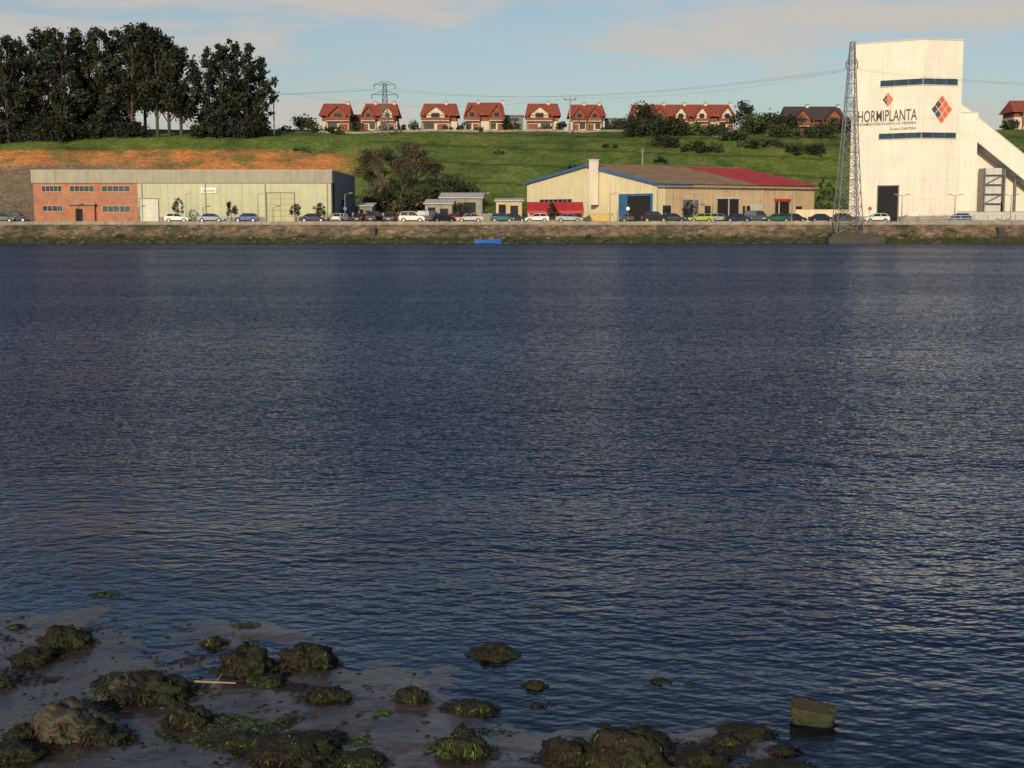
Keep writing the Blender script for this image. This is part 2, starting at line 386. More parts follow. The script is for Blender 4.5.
for i,(px,h) in enumerate([(178,4.0),(231,3.3),(320,3.2),(552,3.2),(688,3.4),(296,3),(460,3.2)]):
    Y=237.5; X=XX(px,Y); tree('street_tree',X,Y,GZ+.1,h,2.0,.42,800+i,DARK,.11,330,22,.07,crk=1.25)
for i,(px,w_) in enumerate([(738,3.2),(120,1.4),(300,1.6),(590,1.5),(905,1.8),(700,1.2)]):
    Y=222.6; bush('embankment_weed_clump',XX(px,Y,235),Y,w_,1.0,850+i,GREEN,.13,8,160,z0=.75)

# ------------------------------------------------------------------ left warehouse
Y=243
x0,x1,xb=XX(33.5,Y,195),XX(331,Y,195),XX(138,Y,195); zt=ZZ(170.5,Y); ze=ZZ(183,Y)
q=O('industrial_warehouse')
D=34
q.box('wall_brick',m_brick,x0,xb-.003,Y,Y+D,GZ-.1,ze)
q.box('wall_cladding',m_green,xb,x1,Y,Y+D-.01,GZ+.9,ze)
q.box('plinth',m_concrete,xb,x1+.05,Y-.04,Y+D-.02,GZ-.1,GZ+.9)
q.box('parapet_fascia',m_fascia,x0-.25,x1+.25,Y-.25,Y+D+.2,ze,zt)
q.box('parapet_cap',m_whitegrey,x0-.3,x1+.3,Y-.32,Y+D+.25,zt,zt+.1)
q.box('shade_toned_end_wall',m_slate,x1+.26,x1+.34,Y+2.5,Y+D+.2,GZ,zt-.05)  # dark slate sheet puts the shade of this end into its colour
q.box('end_door',m_dark,x1+.341,x1+.36,Y+12,Y+18,GZ,GZ+4)
n=26
for i in range(n+1):
    xx=xb+(x1-xb)*i/n; q.box('cladding_ribs',m_green,xx-.04,xx+.04,Y-.05,Y-.003,GZ+.95,ze-.13)
for i in range(n+1):
    xx=x0+(x1-x0)*i/n; q.box('fascia_ribs',m_fascia,xx-.03,xx+.03,Y-.27,Y-.253,ze+.08,zt-.02)
for f in (.02,.35,.66,.98):
    xx=xb+(x1-xb)*f; q.box('downpipes',m_fascia,xx-.08,xx+.08,Y-.2,Y-.075,GZ,ze-.13)
def win(o,x0,x1,z0,z1,Y,n=3,gl=m_glass,fr_=m_frame):
    o.box('windows',gl,x0,x1,Y-.03,Y+.1,z0,z1)
    o.box('window_frames',fr_,x0-.05,x1+.05,Y-.1,Y+.05,z0-.08,z0-.002); o.box('window_frames',fr_,x0-.05,x1+.05,Y-.09,Y+.05,z1+.002,z1+.06)
    for i in range(n+1):
        xx=x0+(x1-x0)*i/n; o.box('window_frames',fr_,xx-.025,xx+.025,Y-.06,Y-.033,z0,z1)
xw=lambda p: XX(p,243,195)
for a,b in ((42,62),(70,94),(102,130)):
    win(q,xw(a),xw(b),ZZ(191.5,Y),ZZ(186,Y),Y,5)
win(q,xw(42),xw(62),ZZ(211,Y),ZZ(206,Y),Y,4)
win(q,xw(102),xw(130),ZZ(212,Y),ZZ(206,Y),Y,5)
q.box('entrance_porch',m_brick,xw(70),xw(95),Y-.6,Y-.003,GZ,ZZ(205,Y))
q.box('entrance_porch',m_concrete,xw(69),xw(96),Y-1.0,Y-.003,ZZ(205,Y)+.003,ZZ(203.6,Y))
q.box('entrance_door',m_dark,xw(76),xw(83),Y-.65,Y-.58,GZ,GZ+2.3)
q.box('brick_band',m_concrete,x0+.01,xb-.01,Y-.03,Y-.003,ZZ(197.6,Y),ZZ(196.6,Y))
def bigdoor(o,a,b,top,mat,Y,cross=False):
    xa,xc=xw(a),xw(b); z=ZZ(top,Y)
    o.box('door_leaf',mat,xa,xc,Y-.1,Y-.004,GZ,z)
    for xx in (xa-.12,xc): o.box('door_frame',m_blue if not cross else m_slate,xx,xx+.12,Y-.16,Y-.004,GZ,z)
    o.box('door_frame',m_slate,xa-.12,xc+.12,Y-.18,Y-.004,z+.002,z+.12)
    n=5
    for i in range(1,n): 
        zz=GZ+(z-GZ)*i/n; o.box('door_seams',m_slate if cross else m_frame,xa,xc,Y-.125,Y-.103,zz-.02,zz+.02)
    if cross:
        xm=(xa+xc)/2; o.box('door_seams',m_slate,xm-.04,xm+.04,Y-.13,Y-.103,GZ,z)
m_doorw=M('door_white',(.58,.57,.46),.6,.08,1,streak=.15); m_doorg=M('door_green',(.42,.42,.25),.6,.08,1,streak=.15)
bigdoor(q,140,158,199,m_doorw,Y); bigdoor(q,267,294,193,m_doorg,Y,True)
q.box('wall_sign',m_white,xw(201),xw(217),Y-.2,Y-.09,ZZ(193,Y),ZZ(187.5,Y))
q.box('wall_sign_mark',m_blue,xw(203),xw(215),Y-.215,Y-.203,ZZ(191.4,Y),ZZ(190.4,Y))
q.finish()

# ------------------------------------------------------------------ middle warehouse (rotated 35 deg)
phi=math.radians(35); C0=Vector((XX(656,236,200),236,0)); L=38.0;W=37.
ev=ZZ(183,236)-GZ; rg=ZZ(165.5,251)-GZ
q=O('gabled_warehouse',(C0.x,C0.y,GZ),phi)
q.yprofile('walls_gable',m_cream,[(0,-.2),(W,-.2),(W,ev+.7),(W/2,rg),(0,ev)],0,2.0)
q.yprofile('walls_long',m_tan,[(.02,-.2),(W-.02,-.2),(W-.02,ev-.03),(W/2,rg-.03),(.02,ev-.03)],2.003,L)
def roof(o,part,mat,xa,xb_,ya,za,yb,zb,t=.18):
    o.hexa(part,mat,[(xa,ya,za),(xb_,ya,za),(xb_,yb,zb),(xa,yb,zb),(xa,ya,za+t),(xb_,ya,za+t),(xb_,yb,zb+t),(xa,yb,zb+t)])
sl=(rg-ev)/(W/2)
roof(q,'roof_front',m_roofbrown,-.4,L*.60,-.6,ev-.6*sl+.03,W/2,rg+.03)
roof(q,'roof_red',m_roofred,L*.60+.01,L+.4,-.6,ev-.6*sl+.06,W/2,rg+.06)
roof(q,'roof_back',m_roofbrown,-.4,L+.4,W+.6,ev+.7-.5*sl+.03,W/2+.003,rg+.03)
for i in range(46):
    xx=-.3+i*(L*.60)/46; roof(q,'roof_corrugation',m_roofbrown,xx,xx+.12,-.6,ev-.6*sl+.215,W/2,rg+.215,.05)
for i in range(18):
    xx=L*.61+i*(L*.39)/18; roof(q,'roof_red_ribs',m_roofred,xx,xx+.1,-.6,ev-.6*sl+.245,W/2,rg+.245,.07)
for ya,yb,ee in((-.6,W/2,ev),(W+.6,W/2,ev+.7)):
    za=ee-.6*sl; q.hexa('blue_verge',m_blue,[(-.62,ya,za-.2),(-.41,ya,za-.2),(-.41,yb,rg-.2),(-.62,yb,rg-.2),(-.62,ya,za+.24),(-.41,ya,za+.24),(-.41,yb,rg+.24),(-.62,yb,rg+.24)])
q.box('blue_gutter',m_blue,-.4,L*.2,-.85,-.62,ev-.5,ev-.25); q.box('gutter',m_fascia,L*.2,L+.4,-.85,-.62,ev-.5,ev-.25)
q.box('ridge_cap',m_roofbrown,-.4,L+.4,W/2-.3,W/2+.3,rg+.2,rg+.36)
def gp(part,mat,a,b,z0,z1,t=.08,t0=.003): q.box(part,mat,-t,-t0,a,b,z0,z1)
gp('door_opening_shade',m_dark,1.2,9.2,0,4.4,.02); gp('door_frame',m_blue,9.2,9.6,0,4.8,.2); gp('door_frame',m_blue,.8,1.2,0,4.8,.2); gp('door_frame',m_blue,1.2,9.2,4.402,4.8,.19)
gp('door_leaf',m_blue,7.4,9.19,0,4.39,.12,.03)
gp('windows',m_glass,23,33,3.2,4.1,.05); gp('window_frames',m_frame,22.9,33.1,3.05,3.195,.1)
for k in range(8): gp('window_frames',m_frame,23+k*1.4,23.1+k*1.4,3.2,4.1,.09,.055)
for k in range(1,9): gp('wall_joints',m_tan,k*4-.04,k*4+.04,4.9,ev-.1,.03)
q.box('chimney_stack',m_white,-1.7,-.45,W/2-3.6,W/2-2.5,3.0,rg+.8); q.box('chimney_cap',m_whitegrey,-1.8,-.35,W/2-3.7,W/2-2.4,rg+.8,rg+1.0)
def lp(part,mat,a,b,z0,z1,t=.08,t0=.003): q.box(part,mat,a,b,-t,-t0,z0,z1)
lp('door_opening_shade',m_dark,14,19,0,4.0,.02); lp('door_frame',m_whitegrey,13.7,19.3,4.0,4.3,.15)
lp('door_opening_shade',m_dark,28,31.5,0,3.6,.02); lp('door_frame',m_red,27.7,31.8,3.602,4.1,.15)
lp('door_leaf',m_slate,6,9.5,0,3.8,.06); lp('door_leaf',m_whitegrey,22,25,0,3.2,.06)
for a in (1.5,11,20,33): 
    lp('windows',m_glass,a,a+1.8,1.4,2.8,.03); lp('window_frames',m_frame,a-.1,a+1.9,1.28,1.39,.12)
for k in range(10): lp('pilasters',m_tan,k*4.1+.1,k*4.1+.35,0,ev-.56,.09)
q.finish()
# red-roofed lean-to in front of the gable
q=O('red_awning_shelter'); Y=241; xa,xb_=XX(527,Y),XX(584,Y); z1=ZZ(202.5,Y)
q.hexa('red_roof',m_red,[(xa,Y,z1-1.5),(xb_,Y,z1-1.5),(xb_,Y+3.4,z1),(xa,Y+3.4,z1),(xa,Y,z1-1.38),(xb_,Y,z1-1.38),(xb_,Y+3.4,z1+.12),(xa,Y+3.4,z1+.12)])
q.box('valance',m_red,xa,xb_,Y-.06,Y-.003,z1-1.85,z1-1.4)
q.box('back_wall',m_tan,xa+.1,xb_-.1,Y+3.0,Y+3.3,GZ,z1-.2)
n=6
for i in range(n+1):
    xx=xa+.1+(xb_-xa-.2)*i/n; q.strut('posts',m_steel,(xx,Y+.1,GZ),(xx,Y+.1,z1-1.5),.07,n=6)
    q.hexa('roof_battens',m_red,[(xx-.05,Y,z1-1.375),(xx+.05,Y,z1-1.375),(xx+.05,Y+3.4,z1+.125),(xx-.05,Y+3.4,z1+.125),(xx-.05,Y,z1-1.32),(xx+.05,Y,z1-1.32),(xx+.05,Y+3.4,z1+.18),(xx-.05,Y+3.4,z1+.18)])
q.finish()

def shed(name,pa,pb,Y,top,D,wm,rm,rise=.8,door=True):
    xa,xb_=XX(pa,Y),XX(pb,Y); h=ZZ(top,Y); o=O(name)
    o.yprofile('walls',wm,[(Y,GZ-.1),(Y+D,GZ-.1),(Y+D,h+rise-.02),(Y,h-.02)],xa,xb_)
    o.hexa('roof',rm,[(xa-.3,Y-.4,h-.05),(xb_+.3,Y-.4,h-.05),(xb_+.3,Y+D+.3,h+rise),(xa-.3,Y+D+.3,h+rise),(xa-.3,Y-.4,h+.1),(xb_+.3,Y-.4,h+.1),(xb_+.3,Y+D+.3,h+rise+.15),(xa-.3,Y+D+.3,h+rise+.15)])
    w=xb_-xa; 
    if door:
        o.box('doorway_shade',m_dark,xa+w*.1,xa+w*.38,Y-.02,Y+.1,GZ,h-.6); o.box('windows',m_glass,xa+w*.55,xa+w*.85,Y-.03,Y+.1,GZ+1.1,h-.8)
        o.box('window_frames',m_frame,xa+w*.53,xa+w*.87,Y-.08,Y-.002,GZ+.98,GZ+1.09)
        o.box('door_frame',m_frame,xa+w*.08,xa+w*.1,Y-.08,Y-.002,GZ,h-.5)
    o.finish()
shed('storage_shed',425,452,250,204,8,m_concrete,m_whitegrey)
shed('storage_shed',440,482,262,198,9,m_concrete,m_whitegrey,1.0)
shed('yard_office',496,522,248,201,6,m_tan,m_whitegrey,.4)
shed('storage_shed',358,372,256,206,6,m_concrete,m_whitegrey,.5)
q=O('yard_wall'); Y=252
q.box('wall',m_concrete,XX(352,Y),XX(530,Y),Y,Y+.25,GZ,GZ+1.5); 
for i in range(12): xx=XX(352,Y)+i*2.7; q.box('piers',m_concrete,xx,xx+.3,Y-.08,Y+.33,GZ,GZ+1.65)
q.finish()
q=O('yard_wall'); Y=248
q.box('wall',m_cream,XX(796,Y),XX(850,Y),Y,Y+.25,GZ,GZ+2.1); q.box('cap',m_whitegrey,XX(796,Y),XX(850,Y),Y-.05,Y+.3,GZ+2.1,GZ+2.2); q.finish()
q=O('yellow_skip_container',(XX(601,240),240,GZ))
q.xprofile('body',m_yellow,[(-1.4,.15),(1.4,.15),(2.1,1.5),(-2.1,1.5)],-.9,.9)
q.box('rim',m_yellow,-2.15,2.15,-.96,-.9,1.38,1.52); 
for a in(-1,0,1): q.box('ribs',m_yellow,a-.05,a+.05,-.97,-.902,.2,1.37)
q.box('skids',m_plastic,-1.2,1.2,-.7,.7,0,.15); q.finish()

# ------------------------------------------------------------------ tower
q=O('concrete_plant_tower')
P1=Vector((XX(924,235,60),235,0)); P0=Vector((XX(853,242,60),242,0)); P2=Vector((XX(963,236.5,60),236.5,0)); P3=P2+Vector((4,15,0)); P4=P0+Vector((5,14,0))
Hz=P(900,38.0,235)[1]
poly=[(p.x,p.y) for p in (P0,P1,P2,P3,P4)]
q.prism('walls',m_white,poly,GZ-.2,Hz-.25)
def off(poly,d):
    c=Vector((sum(p[0] for p in poly)/len(poly),sum(p[1] for p in poly)/len(poly)))
    return [tuple(c+(Vector(p)-c)*(1+d)) for p in poly]
q.prism('parapet_cap',m_whitegrey,off(poly,.01),Hz-.25,Hz)
uL=(P1-P0).normalized(); nL=Vector((uL.y,-uL.x,0)); lenL=(P1-P0).length
uR=(P2-P1).normalized(); nR=Vector((uR.y,-uR.x,0)); lenR=(P2-P1).length
zr=lambda py:P(900,py,237)[1]
def along(A,u,ln,px,py):
    d=ray(px,py); t=d.x/d.y; lo,hi=0,ln
    for _ in range(30):
        m=(lo+hi)/2; p=A+u*m
        if p.x/p.y<t: lo=m
        else: hi=m
    return lo
lfp=lambda px,py=100: along(P0,uL,lenL,px,py)
rf=lambda px,py=100: along(P1,uR,lenR,px,py)
for ya,yb in((85.5,79.5),(138.5,133)):
    q.panel('window_band',m_glassblue,P0,uL,nL,lfp(880),lenL-.02,zr(ya),zr(yb),.003,.06)
    q.panel('window_band',m_glassblue,P1,uR,nR,0.02,rf(957),zr(ya),zr(yb),.003,.06)
    for i in range(4):
        a=lfp(880)+(lenL-lfp(880)-.1)*i/3; q.panel('mullions',m_steel,P0,uL,nL,a,a+.05,zr(ya),zr(yb),.063,.09)
    for i in range(4):
        a=.05+(rf(957)-.1)*i/3; q.panel('mullions',m_steel,P1,uR,nR,a,a+.05,zr(ya),zr(yb),.063,.09)
    q.panel('sills',m_whitegrey,P0,uL,nL,lfp(880)-.1,lenL-.03,zr(ya)-.14,zr(ya)-.003,.003,.14)
    q.panel('sills',m_whitegrey,P1,uR,nR,.03,rf(957)+.1,zr(ya)-.14,zr(ya)-.003,.003,.14)
a,b,c,d=(lfp(v,200) for v in(877,878,898,899))
q.panel('vehicle_doorway_shade',m_dark,P0,uL,nL,b,c,GZ,zr(186),.003,.03)
q.panel('door_frame',m_steel,P0,uL,nL,a,b,GZ,zr(185),.003,.15); q.panel('door_frame',m_steel,P0,uL,nL,c,d,GZ,zr(185),.003,.15)
q.panel('door_frame',m_steel,P0,uL,nL,b,c,zr(186)+.003,zr(185),.003,.14)
for i in range(1,9):
    z=GZ+(Hz-GZ)*i/9+.4
    q.panel('cladding_seams',m_whitegrey,P0,uL,nL,0.01,lenL-.01,z,z+.03,.001,.006); q.panel('cladding_seams',m_whitegrey,P1,uR,nR,0.01,lenR-.01,z,z+.03,.001,.006)
q.panel('plinth',m_concrete,P0,uL,nL,0,a-.01,GZ,GZ+1,.003,.05); q.panel('plinth',m_concrete,P0,uL,nL,d+.01,lenL,GZ,GZ+1,.003,.05); q.panel('plinth',m_concrete,P1,uR,nR,0,lenR,GZ,GZ+1,.003,.05)
def dia(A,u,n,cu,cz,s,mat,part='logo'):
    A=Vector(A); vs=[]
    for t in(.01,.05):
        for a,b in((0,-s),(s*.8,0),(0,s),(-s*.8,0)):
            p=A+u*(cu+a)+n*t; vs.append((p.x,p.y,cz+b))
    q.mesh(part,mat,vs,[(0,1,2,3),(7,6,5,4),(0,1,5,4),(1,2,6,5),(2,3,7,6),(3,0,4,7)])
def logo(A,u,n,cu,cz,S):
    g=S/3.0
    for i in range(3):
        for j in range(3):
            a=(i-j)*g*.8; b=(i+j-2)*g
            dia(A,u,n,cu+a,cz+b,g*.88,m_lettering if i-j<0 else m_orange,'logo_grey' if i-j<0 else 'logo_orange')
logo(P1,uR,nR,rf(942),zr(110),2.4)
logo(P0,uL,nL,lfp(888),zr(99),1.2)
Y=240
ax0,ax1=XX(963,Y,110)+.1,XX(977,Y,150)
q.box('hoist_annex',m_white,ax0-1,ax1,Y,Y+10,GZ,ZZ(113,Y))
q.box('hoist_annex_cap',m_whitegrey,ax0-1.05,ax1+.08,Y-.08,Y+10.08,ZZ(113,Y),ZZ(112,Y))
ga=Vector((XX(960,Y,110),0,ZZ(101,Y))); gb=Vector((XX(1100,Y,200),0,ZZ(214,Y)))
def inc(part,mat,ya,yb,t0,t1):
    d=(gb-ga).normalized(); nn=Vector((d.z*-1,0,d.x)); 
    vs=[]
    for t in (t0,t1):
        for p in((ga,ya),(gb,ya),(gb,yb),(ga,yb)):
            v=p[0]+nn*t; vs.append((v.x,p[1],v.z))
    q.hexa(part,mat,vs)
inc('conveyor_gallery',m_white,Y+1,Y+4.5,-3.2,0); inc('conveyor_roof',m_whitegrey,Y+.9,Y+4.6,.003,.15); inc('conveyor_chord',m_steel,Y+.9,Y+4.6,-3.35,-3.203)
xr=XX(1110,Y)
q.xprofile('aggregate_hall',m_white,[(ax1+.01,GZ),(xr,GZ),(xr,ZZ(195,Y)),(ax1+.01,ZZ(122,Y))],Y+5,Y+22)
q.box('stair_tower',m_whitegrey,XX(985,Y),XX(1001,Y),Y+.2,Y+4.0,GZ,ZZ(168,Y))
for k in range(5):
    z=GZ+1.6*k; q.strut('stairs',m_steel,(XX(984,Y),Y-.2,z),(XX(1002,Y),Y-.2,z+1.6) if k%2==0 else (XX(984,Y),Y-.2,z+1.6),.07)
    q.box('stair_landings',m_steel,XX(983,Y),XX(1003,Y),Y-.6,Y+.19,z+1.55,z+1.62)
for pxx in(1008,1020): q.strut('supports',m_steel,(XX(pxx,Y),Y+2.5,GZ),(XX(pxx,Y),Y+2.5,ZZ(168,Y)),.16)
q.box('side_door',m_dark,XX(1006,Y),XX(1014,Y),Y+4.9,Y+4.995,GZ,GZ+3.5)
for pxx in (983,1003): q.strut('supports',m_steel,(XX(pxx,Y),Y-.6,GZ),(XX(pxx,Y),Y-.6,ZZ(168,Y)),.07)
e=q.finish()
def txt(s,A,u,n,u0,u1,z0,name,mat,hfit=None):
    c=bpy.data.curves.new(name,'FONT'); c.body=s; c.extrude=.02; c.materials.append(mat); c.offset=.004
    ob=bpy.data.objects.new(name,c); scene.collection.objects.link(ob); bpy.context.view_layer.update()
    w=ob.dimensions.x; h=ob.dimensions.y; sx=(u1-u0)/w; sy=(hfit/h) if hfit else sx
    p=Vector(A)+u*u0+n*.04
    m=Matrix(((u.x*sx,0,n.x,p.x),(u.y*sx,0,n.y,p.y),(0,sy,0,z0),(0,0,0,1)))
    ob.parent=e; ob.matrix_world=m
txt('HORMIPLANTA',P0,uL,nL,lfp(858),lfp(917),zr(120.6),'lettering',m_lettering,1.9)
txt('HORMIGONES PLANTA LA TERRERA',P0,uL,nL,lfp(859),lfp(917),zr(124.4),'lettering_small',m_lettering,.42)
txt('Grupo CANTERA',P0,uL,nL,lfp(891),lfp(917),zr(129.8),'lettering_group',m_lettering,.55)

# ------------------------------------------------------------------ pylons, poles, cables
def pylon(name,X,Y,z0,h,b,t,n,arms,r=.07,mat=m_steel):
    o=O(name,(X,Y,z0)); pts=[]
    for i in range(n+1):
        u=i/n; s=b+(t-b)*(u**.75); z=h*u
        pts.append([Vector((a*s/2,c*s/2,z)) for a,c in((-1,-1),(1,-1),(1,1),(-1,1))])
    for i in range(n):
        for k in range(4):
            o.strut('legs',mat,pts[i][k],pts[i+1][k],r*1.3); k2=(k+1)%4
            o.strut('bracing',mat,pts[i][k],pts[i+1][k2],r*.7); o.strut('bracing',mat,pts[i][k2],pts[i+1][k],r*.7)
            o.strut('bracing',mat,pts[i+1][k],pts[i+1][k2],r*.7)
    ends=[]
    for z,w in arms:
        for s in(-1,1):
            tip=Vector((s*w,0,z)); s2=t/2
            for c in(-1,1):
                o.strut('crossarms',mat,(s*s2,c*s2,z),tip,r); o.strut('crossarms',mat,(s*s2,c*s2,z+.9),tip,r*.8)
            o.strut('insulators',m_glassblue,tip,tip+Vector((0,0,-1.0)),.09,n=6); ends.append(tip+Vector((X,Y,z0-1.0)))
    o.finish(); return ends
Y=223.4
q=O('pylon_foundation'); xa,xb_=XX(824,Y),XX(879,Y)
q.box('block',m_darkconcrete,xa,xb_,219.2,224.5,-.8,1.1); q.box('block_cap',m_darkconcrete,xa+.6,xb_-1.5,219.7,224.5,1.1,1.6); q.finish()
eb=pylon('lattice_pylon',XX(848,222),222,1.55,ZZ(42,222)-1.55,4.4,.65,14,[(26.5,.9)],.06)
xh=XX(385,352,120)
ea=pylon('lattice_pylon',xh,352,hz(xh,352)-.2,ZZ(82,352)-hz(xh,352),2.2,.7,9,[(10.2,3.2),(12.6,2.6)],.07)
def pole(name,px,Y,top,arm=1.5):
    X=XX(px,Y,120); z=hz(X,Y); h=ZZ(top,Y)-z; o=O(name,(X,Y,z)); o.strut('post',m_concrete,(0,0,-.3),(0,0,h),.22,.13,8)
    o.strut('crossarm',m_steel,(-arm,0,h-.7),(arm,0,h-.7),.1); 
    for a in(-arm+.1,0,arm-.1): o.strut('insulators',m_glassblue,(a,0,h-.7),(a,0,h-.2),.1,n=6)
    o.finish(); return Vector((X,Y,z+h-.2))
p1=pole('utility_pole',274,352,90); p2=pole('utility_pole',570,358,97)
p3=pole('utility_pole',643,300,148,.8)
def cable(a,b,sag,r=.02):
    c=bpy.data.curves.new('power_line','CURVE'); c.dimensions='3D'; c.bevel_depth=r; c.bevel_resolution=0
    s=c.splines.new('POLY'); n=24; s.points.add(n)
    for i in range(n+1):
        t=i/n; p=Vector(a).lerp(Vector(b),t); p.z-=sag*4*t*(1-t); s.points[i].co=(*p,1)
    c.materials.append(m_cable); ob=bpy.data.objects.new('power_line',c); scene.collection.objects.link(ob)
for i in range(2): 
    cable(ea[i+2],eb[i],3.0,.014); cable(eb[i],Vector((XX(1400,215),215,27+i*.6)),3,.012); cable(ea[i+2],Vector((XX(-300,400),400,50+i)),6,.02)
cable(p1,p2,3,.015); cable(p2,Vector((XX(900,372),372,46)),3,.015)

# ------------------------------------------------------------------ hill houses
def chalet(name,px0,px1,Y,top,base,units=1,roofm=m_tile,wallm=m_housewhite,upm=m_redwall,seed=0):
    r=random.Random(seed)
    xa,xb_=XX(px0,Y,115),XX(px1,Y,115); w=xb_-xa; xc=(xa+xb_)/2; z0=ZZ(base,Y); zr_=ZZ(top,Y); H=zr_-z0; D=9
    o=O(name,(xc,Y,z0)); e=H*.56; h=w/2
    o.box('ground_floor',wallm,-h+.5,h-.5,0,D,-3,H*.34); o.box('upper_floor',upm,-h+.7,h-.7,.3,D-.1,H*.34+.002,e)
    k=min(1.0,w*.08)
    V=[(-h,-1,e-.15),(h,-1,e-.15),(h,D+1,e-.15),(-h,D+1,e-.15),(-h+k,D/2,H),(h-k,D/2,H)]
    V2=[(a,b,c+.22) for a,b,c in V]
    o.mesh('roof',roofm,V+V2,[(0,1,5,4),(2,3,4,5),(1,2,5),(3,0,4),(6,7,11,10),(8,9,10,11),(7,8,11),(9,6,10),(0,1,7,6),(1,2,8,7),(2,3,9,8),(3,0,6,9)])
    uw=w/units
    for u in range(units):
        cx=-h+uw*(u+.5)+r.choice((-1,1))*uw*.1; g=min(uw*.25,2.4); ez=e+.35; ap=H*.90
        o.xprofile('dormer_walls',wallm if r.random()<.5 else upm,[(cx-g,e-1.2),(cx+g,e-1.2),(cx+g,ez),(cx,ap-.25),(cx-g,ez)],-.95,D/2)
        for s in(-1,1):
            o.hexa('dormer_roof',roofm,[(cx,-1.6,ap-.2),(cx+s*(g+.5),-1.6,ez-.35),(cx+s*(g+.5),D/2,ez-.35),(cx,D/2,ap-.2),(cx,-1.6,ap+.05),(cx+s*(g+.5),-1.6,ez-.1),(cx+s*(g+.5),D/2,ez-.1),(cx,D/2,ap+.05)])
        o.box('dormer_window',m_glass,cx-g*.45,cx+g*.45,-1.0,-.955,e-.7,ez+.25); o.box('dormer_frame',m_redwall,cx-g*.6,cx+g*.6,-1.02,-.96,e-.85,e-.71)
        o.box('balcony',m_housewhite,cx-uw*.36,cx+uw*.36,-1.4,.29,H*.34+.01,H*.34+.2)
        o.box('balcony_rail',m_redwall,cx-uw*.36,cx+uw*.36,-1.4,-1.3,H*.34+.25,H*.34+.95)
        for s in(-1,1):
            o.box('windows',m_glass,cx+s*uw*.33-.5,cx+s*uw*.33+.5,.22,.298,H*.4,H*.53)
            o.box('balcony_posts',m_redwall,cx+s*uw*.35-.1,cx+s*uw*.35+.1,-1.35,-1.2,-1,e-.15)
        a_,b_=(.04,.30) if r.random()<.5 else (-.30,-.04)
        o.box('garage_door',m_redwall,cx+uw*a_,cx+uw*b_,-.06,-.003,-.1,H*.25); o.box('ground_windows',m_glass,cx-uw*b_,cx-uw*a_,-.06,-.003,.5,H*.27)
        o.box('chimney',m_housewhite,cx+uw*.22,cx+uw*.22+.7,D/2-.6,D/2+.2,H*.6,H+.55); o.box('chimney_cap',roofm,cx+uw*.22-.1,cx+uw*.22+.8,D/2-.7,D/2+.3,H+.55,H+.7)
    o.finish()
for i,(a,b,Y,t) in enumerate([(319,351,374,103),(361,399,370,103),(420,459,372,103),(464,505,370,102),(525,561,374,103),(568,606,371,104)]):
    chalet('red_roof_chalet',a,b,Y,t,131,2 if i%2 else 1,seed=i)
chalet('row_houses',630,735,374,104,131.5,5,seed=20)
chalet('red_roof_chalet',341,366,384,114,128,1,seed=9)
chalet('dark_roof_house',783,846,380,106,137.5,2,roofm=m_tiledark,wallm=m_redwall,upm=m_redwall,seed=11)
chalet('red_roof_chalet',1012,1050,372,100,126,1,seed=12)
def boxhouse(name,px0,px1,Y,top,base,mat):
    xa,xb_=XX(px0,Y,125),XX(px1,Y,125); z0=ZZ(base,Y)-1.5; z1=ZZ(top,Y); o=O(name); o.box('walls',mat,xa,xb_,Y,Y+6,z0,z1); o.box('flat_roof',m_slate,xa-.3,xb_+.3,Y-.3,Y+6.3,z1,z1+.25)
    o.box('windows',m_glass,xa+(xb_-xa)*.2,xa+(xb_-xa)*.8,Y-.05,Y-.002,z1-1.5,z1-.5); o.box('sill',m_frame,xa+(xb_-xa)*.18,xa+(xb_-xa)*.82,Y-.1,Y-.002,z1-1.62,z1-1.51); o.finish()
boxhouse('outbuilding',503,523,380,116,128,m_slate); boxhouse('outbuilding',606,630,380,119,130,m_slate)
boxhouse('outbuilding',716,744,345,137,147,m_whitegrey); boxhouse('outbuilding',762,780,348,139,147,m_housewhite)
q=O('garden_wall'); Y=362
for i in range(60):
    xx=XX(318,Y,130)+i*2.0; 
    if xx>XX(735,Y,130): break
    z=hz(xx,Y); q.box('wall',m_concrete,xx,xx+1.98,Y,Y+.25,z-.5,z+.5+rnd.uniform(-.1,.1))
q.finish()

